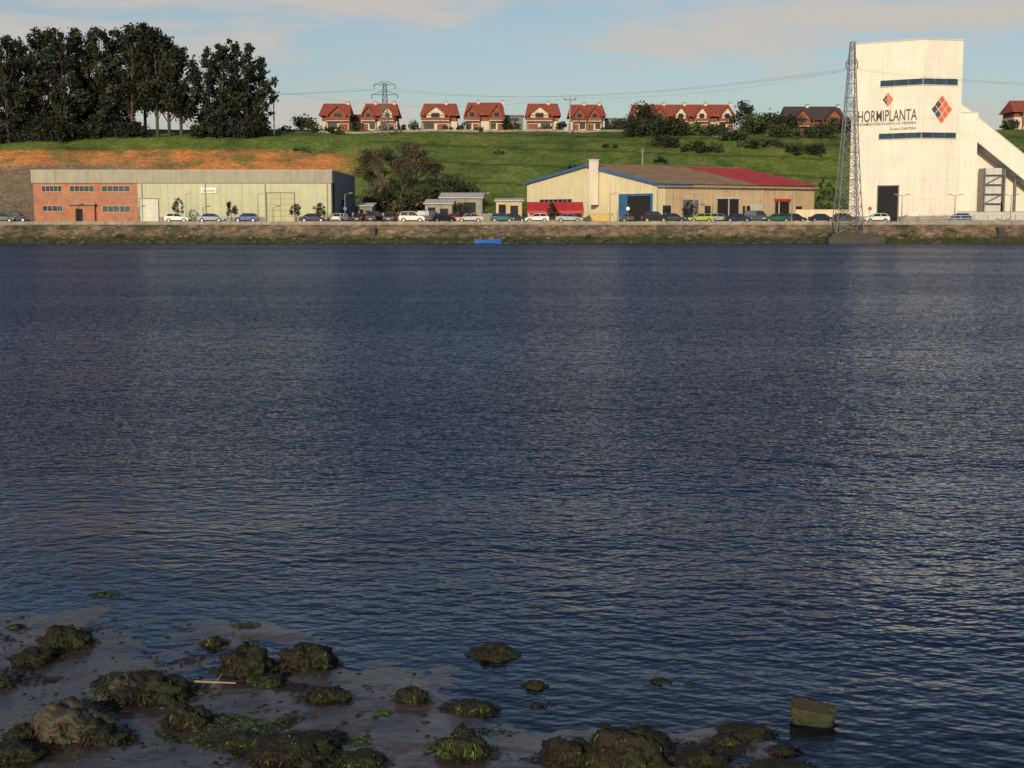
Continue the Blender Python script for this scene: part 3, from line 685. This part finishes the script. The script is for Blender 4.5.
# ------------------------------------------------------------------ cars
paints={'white':paint('car_white',(.72,.72,.70),0),'silver':paint('car_silver',(.42,.44,.46),.6),'blue':paint('car_blue',(.03,.07,.25)),'navy':paint('car_navy',(.012,.02,.06)),
 'black':paint('car_black',(.012,.012,.014)),'grey':paint('car_grey',(.09,.10,.11),.5),'green':paint('car_green',(.015,.10,.07)),'lime':paint('car_lime',(.35,.45,.08)),'teal':paint('car_teal',(.02,.13,.15)),'red':paint('car_red',(.28,.02,.02)),'sblue':paint('car_steel_blue',(.14,.2,.3),.5)}
def car(px,Y,col,kind='hatch',rz=0,name=None):
    pm=paints[col]
    name=name or {'hatch':'parked_hatchback_car','sedan':'parked_sedan_car','van':'parked_van','suv':'parked_suv_car'}[kind]
    o=O(name,(XX(px,Y),Y,GZ+.008),rz)
    S={'hatch':(3.95,.9,1.45,[(-1.95,.32),(-1.97,.85),(-1.72,.98),(.85,.95),(1.62,.78),(1.93,.58),(1.97,.3)],(-1.75,-1.35,.35,1.0)),
       'sedan':(4.4,.9,1.42,[(-2.2,.35),(-2.2,.85),(-2.0,.95),(-1.3,.97),(.95,.93),(1.9,.76),(2.17,.58),(2.2,.3)],(-1.55,-.85,.4,1.1)),
       'suv':(4.3,1.05,1.75,[(-2.1,.4),(-2.12,.98),(-1.95,1.1),(1.05,1.07),(1.95,.95),(2.1,.7),(2.12,.38)],(-1.95,-1.65,.45,1.1)),
       'van':(4.7,1.1,1.95,[(-2.35,.38),(-2.36,1.05),(-2.3,1.15),(1.4,1.12),(2.1,.95),(2.32,.7),(2.35,.35)],(-2.28,-2.15,.85,1.5))}[kind]
    ln,belt,rh,prof,(gb0,gt0,gt1,gb1)=S
    hw=.86 if kind!='van' else .93
    wx=(-ln*.31,ln*.31); wr=.32 if kind in('hatch','sedan') else .36
    bot=[]
    for c in (wx[1],wx[0]):
        for a in range(0,181,30): bot.append((c+(wr+.06)*math.cos(math.radians(a)),.28+(wr+.06)*math.sin(math.radians(a))))
    pr=prof+[(ln*.49,.26)]+bot+[(-ln*.49,.26)]
    o.xprofile('body',pm,pr,-hw,hw)
    i1=.10; i2=.26
    zb=prof[2][1]-.03 if kind!='sedan' else .94
    V=[(gb0,-hw+i1,zb),(gb1,-hw+i1,zb-.03),(gb1,hw-i1,zb-.03),(gb0,hw-i1,zb),(gt0,-hw+i2,rh-.05),(gt1,-hw+i2,rh-.05),(gt1,hw-i2,rh-.05),(gt0,hw-i2,rh-.05)]
    o.hexa('windows',m_glass,V)
    o.hexa('roof_panel',pm,[(gt0-.05,-hw+i2-.03,rh-.06),(gt1+.05,-hw+i2-.03,rh-.06),(gt1+.05,hw-i2+.03,rh-.06),(gt0-.05,hw-i2+.03,rh-.06),(gt0+.1,-hw+i2+.06,rh+.01),(gt1-.12,-hw+i2+.06,rh+.01),(gt1-.12,hw-i2-.06,rh+.01),(gt0+.1,hw-i2-.06,rh+.01)])
    for s in(-1,1):
        yb_=s*(hw-i1+.012); yt=s*(hw-i2+.012)
        for a,b in((gb0,gt0),(gb1,gt1)): o.strut('pillars',pm,(a,yb_,zb),(b,yt,rh-.04),.05)
        m=(gt0+gt1)/2; o.strut('pillars',pm,(m,yb_,zb),(m,yt,rh-.04),.045)
        if kind=='van': 
            o.hexa('side_panel',pm,[(gb0,s*(hw-i1+.02),zb),(-.2,s*(hw-i1+.02),zb),(-.2,s*(hw-i1-.1),zb),(gb0,s*(hw-i1-.1),zb),(gt0,s*(hw-i2+.02),rh-.06),(-.2,s*(hw-i2+.02),rh-.06),(-.2,s*(hw-i2-.1),rh-.06),(gt0,s*(hw-i2-.1),rh-.06)])
        for c in wx:
            o.strut('tyres',m_tyre,(c,s*(hw-.2),wr),(c,s*(hw+.01),wr),wr,n=18); o.strut('hubcaps',m_hub,(c,s*(hw+.0),wr),(c,s*(hw+.03),wr),wr*.6,n=12)
        o.box('headlights',m_lamp,ln*.455,ln*.497,s*(hw-.2)-.16,s*(hw-.2)+.16,.58,.72)
        o.box('tail_lights',m_tail,-ln*.503,-ln*.49,s*(hw-.16)-.12,s*(hw-.16)+.12,.68,.9)
        o.box('mirrors',m_plastic,gb1-.35,gb1-.2,min(s*(hw-.05),s*(hw+.14)),max(s*(hw-.05),s*(hw+.14)),zb-.02,zb+.12)
        ys=sorted((s*(hw+.001),s*(hw+.012))); o.box('sill_trim',m_plastic,wx[0]+wr+.1,wx[1]-wr-.1,ys[0],ys[1],.3,.38)
        o.box('door_handles',m_plastic,-.35,-.2,ys[0],ys[1]+.01,zb-.2,zb-.16)
        for xx in (m,gb1-.1 if kind!='van' else 1.0): o.box('door_gaps',m_plastic,xx-.008,xx+.008,ys[0],ys[1],.4,zb-.06)
    o.box('bumpers',m_plastic,ln*.485,ln*.507,-hw+.08,hw-.08,.3,.45); o.box('bumpers',m_plastic,-ln*.51,-ln*.485,-hw+.08,hw-.08,.32,.48)
    o.box('underbody',m_plastic,-ln*.46,ln*.46,-hw+.25,hw-.25,.2,.5)
    o.box('number_plate',m_paint,-ln*.513,-ln*.508,-.26,.26,.5,.61); o.box('number_plate',m_paint,ln*.508,ln*.512,-.26,.26,.4,.5)
    o.finish(bevel=.05)
PI=math.pi
carlist=[(3,'grey','hatch',0),(15,'navy','suv',.1),(177,'white','hatch',0),(211,'sblue','sedan',0),(246,'blue','hatch',PI),(313,'navy','sedan',0),(341,'white','hatch',1.2),(360,'black','hatch',1.4),(375,'grey','suv',1.3),
 (390,'navy','hatch',1.5),(412,'white','suv',0),(443,'black','hatch',.3),(470,'silver','sedan',PI),(502,'teal','hatch',0),(537,'white','hatch',PI),(569,'silver','sedan',0),(655,'black','suv',0),(673,'grey','hatch',.2),(701,'lime','hatch',PI),
 (738,'navy','sedan',0),(777,'green','sedan',PI),(845,'grey','hatch',0),(877,'white','hatch',PI),(959,'blue','hatch',PI)]
for i,(px,c,k,r) in enumerate(carlist): car(px,229.2+((i*7)%3)*.2 if abs(r)<.01 or r==PI else 229.8,c,k,r)
for px,c,k in((430,'grey','van'),(458,'red','hatch'),(515,'black','hatch'),(632,'grey','sedan'),(720,'silver','hatch'),(757,'grey','van'),(795,'black','hatch'),(368,'silver','hatch'),(400,'red','hatch'),(822,'navy','sedan')):
    car(px,240.5+(px%3)*.5,c,k,0)

# ------------------------------------------------------------------ street furniture
def lamp(px,Y,h,double=False):
    o=O('street_lamp',(XX(px,Y),Y,GZ+.1)); o.strut('post',m_steel,(0,0,0),(0,0,h),.09,.05,8); o.strut('base',m_steel,(0,0,0),(0,0,.5),.16,.14,8)
    for s in((-1,1) if double else (1,)):
        o.strut('arm',m_steel,(0,0,h-.1),(s*.8,0,h+.15),.04); o.hexa('head',m_steel,[(s*.7,-.12,h+.08),(s*1.3,-.1,h+.14),(s*1.3,.1,h+.14),(s*.7,.12,h+.08),(s*.7,-.12,h+.22),(s*1.3,-.1,h+.22),(s*1.3,.1,h+.22),(s*.7,.12,h+.22)])
    o.finish()
for px,d in((60,0),(120,0),(186,0),(258,0),(345,0),(482,0),(610,0),(694,1),(792,0),(902,1),(955,1),(1011,1)): lamp(px,236.9 if px<800 else 226.7,4.6 if px<800 else 4.2,d)
q=O('quay_railing'); Y=226.5; xa,xb_=XX(920,Y),XX(1080,Y)
x=xa
while x<xb_:
    q.strut('posts',m_concrete,(x,Y,GZ+.1),(x,Y,GZ+1.2),.09,.08,6); x+=2.2
for z in(.65,1.1): q.strut('rails',m_whitegrey,(xa,Y,GZ+z),(xb_,Y,GZ+z),.05,n=6)
q.box('low_wall',m_concrete,xa,xb_,Y-.12,Y+.12,GZ,GZ+.42); q.finish()
q=O('boundary_wall'); Y=237.8; q.box('wall',m_whitegrey,XX(930,Y),XX(1060,Y),Y,Y+.2,GZ,GZ+1.7); q.box('cap',m_concrete,XX(930,Y),XX(1060,Y),Y-.05,Y+.25,GZ+1.7,GZ+1.8); q.finish()
for px in(372,1003):
    q=O('outfall_pipe'); Y=222.6; X=XX(px,Y); q.box('headwall',m_darkconcrete,X-.45,X+.45,Y,Y+2.6,-.3,2.5); q.strut('pipe',m_plastic,(X,Y-.15,1.0),(X,Y+.1,1.0),.3,n=16); q.finish()
for px,mt in((345,m_blue),(628,m_paint),(870,m_red)):
    q=O('traffic_sign',(XX(px,227),227,GZ+.1)); q.strut('post',m_steel,(0,0,0),(0,0,2.3),.04,n=6); q.strut('plate',mt,(0,-.06,2.1),(0,-.03,2.1),.3,n=18); q.finish()

# ------------------------------------------------------------------ rowing boat
q=O('rowing_boat',(XX(488,218,235),218,.0),.05)
st=[]; nS=12
for i in range(nS+1):
    t=i/nS; x=-2.1+4.2*t; w=.8*(math.sin(math.pi*min(1,.28+t*.72)))**.8 if t<1 else .02
    w=max(.02,w); sh=.55+.25*(2*t-1)**2+.12*t
    st.append([(x,-w,sh),(x,-w*.85,.15),(x,-w*.4,-.15),(x,w*.4,-.15),(x,w*.85,.15),(x,w,sh)])
V=[p for s in st for p in s]; Fc=[(i*6+k,i*6+k+1,(i+1)*6+k+1,(i+1)*6+k) for i in range(nS) for k in range(5)]+[(0,1,2,3,4,5)]
V2=[(x*.97,y*.9,z+.03) for x,y,z in V]
q.mesh('hull',m_hull,V,Fc); q.mesh('inner_hull',m_wood,V2,Fc)
for x in(-1.1,.1,1.1): q.box('thwarts',m_wood,x-.12,x+.12,-.6,.6,.38,.42)
for s in(0,5):
    for i in range(nS): q.strut('gunwale',m_hull,st[i][s],st[i+1][s],.035)
q.finish()

# ------------------------------------------------------------------ foreground mud
SN=Vector((.535,.845)); SC=9.45
def sd(x,y): return x*SN.x+y*SN.y-SC
def mz(x,y):
    d=sd(x,y)
    z=-.024*d-.004 if d<4 else -.10-.05*(d-4)
    z+=.050*fbm(x,y,.75,4,21)+.018*fbm(x,y,3.5,3,22)*sm(2.5,0,d)
    if y<7: z+=(7-y)*.3
    return max(z,-1.6)
m_mud=M('wet_mud',(.062,.041,.036),.30,.35,1.7,bump=.02,bscale=8,spec=.5,col2=(.036,.026,.02))
xs=[-300,-100,-40,-20]+fr(-12,12,.07)+[20,40,100,300]; ys=[-40,-10,2,6]+fr(8,22,.07)+[26,32,45,60]
grid('mudflat',xs,ys,mz,None,m_mud)
# water
def watermat(name,near):
    m=bpy.data.materials.new(name); m.use_nodes=True; nt=m.node_tree; N=nt.nodes; Lk=nt.links; N.remove(N['Principled BSDF']); out=N['Material Output']
    geo=N.new('ShaderNodeNewGeometry')
    def nz(sx,sy,rot,det,rough=.55,off_=0):
        r=N.new('ShaderNodeVectorRotate'); r.rotation_type='Z_AXIS'; r.inputs['Angle'].default_value=rot; Lk.new(geo.outputs['Position'],r.inputs['Vector'])
        mp=N.new('ShaderNodeMapping'); mp.inputs['Scale'].default_value=(sx,sy,1); mp.inputs['Location'].default_value=(off_,off_*.7,0); Lk.new(r.outputs[0],mp.inputs['Vector'])
        n=N.new('ShaderNodeTexNoise'); n.noise_dimensions='2D'; n.inputs['Scale'].default_value=1; n.inputs['Detail'].default_value=det; n.inputs['Roughness'].default_value=rough; Lk.new(mp.outputs[0],n.inputs['Vector']); return n.outputs['Fac']
    def mth(op,a,b=None):
        n=N.new('ShaderNodeMath'); n.operation=op
        for i,v in enumerate((a,b)):
            if v is None: continue
            if isinstance(v,(int,float)): n.inputs[i].default_value=v
            else: Lk.new(v,n.inputs[i])
        return n.outputs[0]
    def mrange(v,a,b,c,d,smooth=False):
        n=N.new('ShaderNodeMapRange'); n.inputs['From Min'].default_value=a; n.inputs['From Max'].default_value=b; n.inputs['To Min'].default_value=c; n.inputs['To Max'].default_value=d; Lk.new(v,n.inputs['Value'])
        if smooth: n.interpolation_type='SMOOTHSTEP'
        return n.outputs[0]
    sep=N.new('ShaderNodeSeparateXYZ'); Lk.new(geo.outputs['Position'],sep.inputs[0])
    dsh=mth('SUBTRACT',mth('ADD',mth('MULTIPLY',sep.outputs[0],.535),mth('MULTIPLY',sep.outputs[1],.845)),SC)
    a1=nz(.95,1.45,.15,3,.62,3); a2=nz(3.2,4.6,-.12,2,.6,9); a3=nz(.17,.34,.08,2,.5,21); patch=nz(.012,.06,.03,3,.6,40)
    dj=mth('ADD',dsh,mrange(patch,.3,.7,-2.5,2.5))
    calm=mrange(dj,0,17,.04,1,True); calm2=mrange(dj,-1,9,.12,1,True)
    big=mth('ADD',mth('MULTIPLY',a1,.44),mth('MULTIPLY',a3,.75))
    hh=mth('ADD',mth('MULTIPLY',big,calm),mth('MULTIPLY',mth('MULTIPLY',a2,.15),calm2))
    hh=mth('MULTIPLY',hh,mrange(patch,.35,.65,.72,1.2))
    if near: 
        a4=nz(1.0,4.4,.50,2,.55,60); hh=mth('ADD',hh,mth('MULTIPLY',a4,mth('MULTIPLY',mrange(dsh,-.5,3,.008,.026),mrange(dsh,5,14,1,0))))
    bp=N.new('ShaderNodeBump'); bp.inputs['Strength'].default_value=1; bp.inputs['Distance'].default_value=1; Lk.new(hh,bp.inputs['Height'])
    frn=N.new('ShaderNodeFresnel'); frn.inputs['IOR'].default_value=1.33; Lk.new(bp.outputs[0],frn.inputs['Normal'])
    gl=N.new('ShaderNodeBsdfGlossy'); gl.inputs['Roughness'].default_value=.15; Lk.new(bp.outputs[0],gl.inputs['Normal']); gl.inputs['Color'].default_value=(.78,.86,1,1)
    df=N.new('ShaderNodeBsdfDiffuse'); df.inputs['Color'].default_value=(.013,.028,.066,1)
    body=df.outputs[0]
    if near:
        tr=N.new('ShaderNodeBsdfTransparent'); tr.inputs['Color'].default_value=(.84,.82,.80,1)
        dep=mrange(mth('ADD',dsh,mth('MULTIPLY',a3,2.0)),.6,9,.02,1,True)
        mb=N.new('ShaderNodeMixShader'); Lk.new(dep,mb.inputs[0]); Lk.new(tr.outputs[0],mb.inputs[1]); Lk.new(body,mb.inputs[2]); body=mb.outputs[0]
    ms=N.new('ShaderNodeMixShader'); Lk.new(frn.outputs[0],ms.inputs[0]); Lk.new(body,ms.inputs[1]); Lk.new(gl.outputs[0],ms.inputs[2]); Lk.new(ms.outputs[0],out.inputs['Surface'])
    return m
me=bpy.data.meshes.new('river_water')
me.from_pydata([(-3000,-20,0),(3000,-20,0),(3000,224,0),(-3000,224,0),(-40,-20,0),(40,-20,0),(40,46,0),(-40,46,0),(-40,224,0),(40,224,0)],[],[(4,5,6,7),(0,4,7,8,3),(5,1,2,9,6),(7,6,9,8)])
me.materials.append(watermat('shallow_water',True)); me.materials.append(watermat('river_water',False))
me.polygons.foreach_set('material_index',[0,1,1,1])
ob=bpy.data.objects.new('river_water',me); scene.collection.objects.link(ob)

# ------------------------------------------------------------------ rocks
RV,RF=ico(5)
m_rock=M('weedy_rock',(.016,.012,.007),.7,.5,7,bump=.025,bscale=30,spec=.3,col2=(.016,.021,.006))
m_rockbare=M('bare_rock',(.055,.044,.028),.65,.45,6,bump=.02,bscale=22,col2=(.02,.022,.009))
m_block=M('algae_block',(.05,.042,.018),.8,.4,6,bump=.02,bscale=20,col2=(.02,.026,.008))
m_weed=M('seaweed',(.03,.03,.012),.5,.35,4,attr=True,spec=.3)
WB=[(.016,.011,.006),(.025,.016,.008),(.011,.009,.005),(.020,.017,.007)]; WG=[(.045,.080,.012),(.065,.105,.016),(.028,.042,.010)]
def strands(name,items,rng,parent=None):
    V=[];C=[];Fi=[]
    for (c,d,l,w,col) in items:
        up=Vector((0,0,1)); s=d.cross(up); 
        if s.length<1e-3: s=Vector((1,0,0))
        s=s.normalized()*w; o=len(V); k=3
        p=Vector(c); dd=Vector(d)
        for i in range(k+1):
            ww=1-.6*i/k; V.append(p-s*ww); V.append(p+s*ww+up*.003); C+= [(*col,1)]*2
            p=p+dd*l/k; dd=(dd+Vector((rng.uniform(-.5,.5),rng.uniform(-.5,.5),-.3))).normalized()
        for i in range(k): Fi.append((o+2*i,o+2*i+1,o+2*i+3,o+2*i+2))
    me=bpy.data.meshes.new(name); me.from_pydata([tuple(v) for v in V],[],Fi); me.materials.append(m_weed)
    ca=me.color_attributes.new('Col','FLOAT_COLOR','POINT'); ca.data.foreach_set('color',np.array(C,dtype=np.float32).ravel())
    ob=bpy.data.objects.new(name,me); scene.collection.objects.link(ob)
    if parent: ob.parent=parent
    return ob
def rock(px,py,wp,hp,seed,kind='weed',nm=None):
    x,y=G(px,py,0.02); s=math.hypot(y,4)/F; w=wp*s/2; h=hp*s*.60; z=max(-.02,mz(x,y)); r=random.Random(seed)
    dep_=w*r.uniform(.65,.9)
    V=[]; so=Vector((seed*3.7,seed*1.3,0))
    for v in RV:
        k=1+.42*mn.noise(v*1.4+so)+.28*mn.noise(v*3.1+so)+.16*abs(mn.noise(v*7+so))+.09*mn.noise(v*15+so)
        if kind!='bare': k+=.07*mn.noise(v*30+so)
        V.append((v.x*w*k*.9,v.y*dep_*k,max(-.25,v.z)*h*k*(.9 if v.z>0 else 1)))
    o=O(nm or ('seaweed_covered_rock' if kind!='bare' else 'muddy_rock'),(x,y+dep_*.3,z)); mt={'weed':m_rock,'bare':m_rockbare,'green':m_rock}[kind]
    o.mesh('stone',mt,V,RF); o.extra=[1]; e=o.finish(smooth=('stone',))
    it=[]; n=int((650 if kind!='bare' else 420)*max(.2,min(2.4,wp/50)))
    gp_=.65 if kind=='green' else (.3 if kind=='bare' else r.choice([.04,.12,.3]))
    for i in range(n):
        v=Vector(V[r.randrange(len(V))]); 
        if v.z<-.02: continue
        if kind=='bare' and v.z>h*.65: continue
        dr=Vector((v.x/w,v.y/dep_,-.6)).normalized(); dr=(dr+Vector((r.gauss(0,.3),r.gauss(0,.3),r.uniform(-.4,.1)))).normalized()
        col=r.choice(WG if (mn.noise(v*9+so)>.1 and r.random()<gp_*2.2) or (kind=='green' and r.random()<.4) else WB); sc=r.uniform(.5,1.7)
        it.append((v*1.005,dr,r.uniform(.02,.07),r.uniform(.003,.008),(col[0]*sc,col[1]*sc,col[2]*sc)))
    for i in range(n//3):
        a=r.uniform(0,6.283); rr=r.uniform(.8,1.25); p=Vector((math.cos(a)*w*rr,math.sin(a)*dep_*rr,.008)); col=r.choice(WB+WG[2:])
        it.append((p,Vector((math.cos(a+r.gauss(0,.8)),math.sin(a+r.gauss(0,.8)),.05)),r.uniform(.03,.08),r.uniform(.003,.008),col))
    strands('seaweed_fronds',it,r,e)
rocks=[(65,646,50,28,'weed'),(32,663,46,18,'weed'),(3,690,20,16,'weed'),(245,670,56,44,'weed'),(308,664,52,32,'weed'),(214,643,22,12,'weed'),(325,702,44,16,'weed'),(412,701,30,20,'weed'),(493,655,50,18,'weed'),
 (535,685,26,12,'weed'),(470,710,46,14,'weed'),(146,700,80,34,'weed'),(122,704,44,24,'bare'),(66,742,86,48,'bare'),(22,745,30,18,'weed'),(187,728,46,34,'weed'),(102,748,56,20,'weed'),(463,758,56,34,'green'),(290,760,90,28,'weed'),(240,748,50,14,'green'),
 (625,770,86,70,'weed'),(570,766,60,34,'weed'),(745,733,46,14,'weed'),(727,742,26,12,'weed'),(700,760,52,14,'weed'),(783,750,26,9,'weed'),(661,681,24,8,'weed'),(692,682,16,6,'weed'),(15,628,14,6,'weed'),(10,768,60,16,'weed'),(780,768,60,8,'weed'),(262,683,34,16,'green'),(360,766,50,10,'green')]
for i,(px,py,w,h,k) in enumerate(rocks): rock(px,py,w,h,i+1,k)
x,y=G(813,722,0); s=math.hypot(y,4)/F
bm=bmesh.new(); bmesh.ops.create_cube(bm,size=1); bmesh.ops.subdivide_edges(bm,edges=bm.edges[:],cuts=11,use_grid_fill=True)
for v in bm.verts:
    c=v.co.copy(); rr=max(0,c.length-.62); k=1-.45*rr+.14*mn.noise(c*3.5)+.09*mn.noise(c*9); v.co=Vector((c.x*41*s*k*(1+.12*c.z),c.y*26*s*k,c.z*20*s*k))
me=bpy.data.meshes.new('masonry_block'); bm.to_mesh(me); bm.free(); me.materials.append(m_block)
for p in me.polygons: p.use_smooth=True
ob=bpy.data.objects.new('masonry_block',me); scene.collection.objects.link(ob); ob.location=(x,y,.055); ob.rotation_euler=(.14,.10,-.3)
r=random.Random(77); it=[]
def patchw(px,py,wp,hp,n,cols):
    for i in range(n):
        a=r.uniform(0,6.283); q_=math.sqrt(r.random()); x,y=G(px+wp/2*q_*math.cos(a),py+hp/2*q_*math.sin(a),0)
        if mn.noise(Vector((x*2.2,y*2.2,5)))<-.05: continue
        z=max(.005,mz(x,y)+.006); t=r.uniform(0,6.28); c=r.choice(cols); sc=r.uniform(.6,1.5); it.append((Vector((x,y,z)),Vector((math.cos(t),math.sin(t),.12)),r.uniform(.03,.08),r.uniform(.003,.009),(c[0]*sc,c[1]*sc,c[2]*sc)))
for a in [(247,627,26,7,200,WG+WB),(105,595,34,7,160,WB+WG),(250,738,190,40,3000,WG+WB[:2]),(150,690,120,34,1600,WB+WG[:1]),(30,680,70,20,400,WB),(385,716,16,7,80,WG),(460,752,70,16,500,WG+WB[:1]),(70,672,30,10,140,WB+WG),(620,766,200,10,500,WB),
          (10,640,30,14,150,WB),(430,703,60,12,240,WB),(340,745,60,16,450,WG+WB[:1]),(180,660,60,10,150,WB),(290,690,40,10,180,WB),(110,715,120,26,900,WB+WG[:1]),(700,750,110,16,450,WB),(740,730,60,8,160,WB),(100,630,50,8,90,WB),(20,760,80,14,400,WB+WG[:1]),(490,735,60,10,90,WB),(540,705,30,5,50,WB),(262,678,30,10,200,WG),(195,700,50,14,200,WG)]: patchw(*a)
strands('seaweed_mat',it,r)
q=O('shore_pebbles'); r=random.Random(9)
for i in range(420):
    px=r.uniform(-20,560)*r.random()**.4; py=r.uniform(615,775); x,y=G(px,py,0); 
    if sd(x,y)>.3: continue
    s=r.uniform(.006,.024); z=max(0,mz(x,y)); k=r.uniform(0,50)
    q.mesh('pebbles',m_rockbare if r.random()<.3 else m_rock,[(x+v.x*s*(1+.3*mn.noise(v+Vector((k,0,0))))*1.3,y+v.y*s,z+v.z*s*.6) for v in IV],IF)
q.finish(single=True)
q=O('driftwood_stick'); a=G(192,690,0);b=G(236,693,0); q.strut('stick',m_wood,(*a,.05+max(0,mz(*a))),(*b,.06+max(0,mz(*b))),.010,.006,7); q.strut('stick',m_wood,(*G(214,692,0),.05+max(0,mz(*G(214,692,0)))),(*G(222,686,0),.10),.006,.004,5); q.finish()
# ------------------------------------------------------------------ light, world, camera
EL=math.radians(19); sv=Vector((-.24,-.97,0)).normalized()*math.cos(EL); sv.z=math.sin(EL)
ld=bpy.data.lights.new('sun','SUN'); ld.energy=3.8; ld.angle=math.radians(.5); ld.color=(1,.81,.57)
lo=bpy.data.objects.new('sun',ld); scene.collection.objects.link(lo); lo.rotation_euler=sv.to_track_quat('Z','Y').to_euler(); lo.location=(-50,-60,60)
w=bpy.data.worlds.new('World'); scene.world=w; w.use_nodes=True; nt=w.node_tree; N=nt.nodes; Lk=nt.links
sky=N.new('ShaderNodeTexSky'); sky.sky_type='NISHITA'; sky.sun_disc=False; sky.sun_elevation=EL; sky.sun_rotation=math.atan2(sv.x,sv.y); sky.air_density=1.0; sky.dust_density=1.4; sky.ozone_density=1.8
tc=N.new('ShaderNodeTexCoord'); mp=N.new('ShaderNodeMapping'); mp.inputs['Scale'].default_value=(1.9,1.9,13); mp.inputs['Location'].default_value=(.62,0,.55); Lk.new(tc.outputs['Generated'],mp.inputs['Vector'])
n=N.new('ShaderNodeTexNoise'); n.inputs['Scale'].default_value=2.4; n.inputs['Detail'].default_value=7; n.inputs['Roughness'].default_value=.58; n.inputs['Distortion'].default_value=.3; Lk.new(mp.outputs[0],n.inputs['Vector'])
mr=N.new('ShaderNodeMapRange'); mr.inputs['From Min'].default_value=.44; mr.inputs['From Max'].default_value=.62; mr.inputs['To Min'].default_value=.08; mr.inputs['To Max'].default_value=.92; mr.interpolation_type='SMOOTHSTEP'; Lk.new(n.outputs['Fac'],mr.inputs['Value'])
sz=N.new('ShaderNodeSeparateXYZ'); Lk.new(tc.outputs['Generated'],sz.inputs[0])
me_=N.new('ShaderNodeMapRange'); me_.inputs['From Min'].default_value=.16; me_.inputs['From Max'].default_value=.36; me_.inputs['To Min'].default_value=1; me_.inputs['To Max'].default_value=.05; Lk.new(sz.outputs[2],me_.inputs['Value'])
mu=N.new('ShaderNodeMath'); mu.operation='MULTIPLY'; Lk.new(mr.outputs[0],mu.inputs[0]); Lk.new(me_.outputs[0],mu.inputs[1])
mx=N.new('ShaderNodeMix'); mx.data_type='RGBA'; Lk.new(mu.outputs[0],mx.inputs[0]); Lk.new(sky.outputs[0],mx.inputs[6]); mx.inputs[7].default_value=(6.0,5.5,5.0,1)
bg=N['Background']; bg.inputs['Strength'].default_value=.095; Lk.new(mx.outputs[2],bg.inputs['Color'])
cam=bpy.data.cameras.new('camera'); cam.sensor_width=36; cam.lens=F/1024*36; cam.clip_end=9000; cam.clip_start=.1
co=bpy.data.objects.new('camera',cam); scene.collection.objects.link(co); co.location=(0,0,CH); co.rotation_euler=(math.pi/2-TH,0,0); scene.camera=co
scene.view_settings.view_transform='Standard'; scene.view_settings.look='None'; scene.view_settings.exposure=0
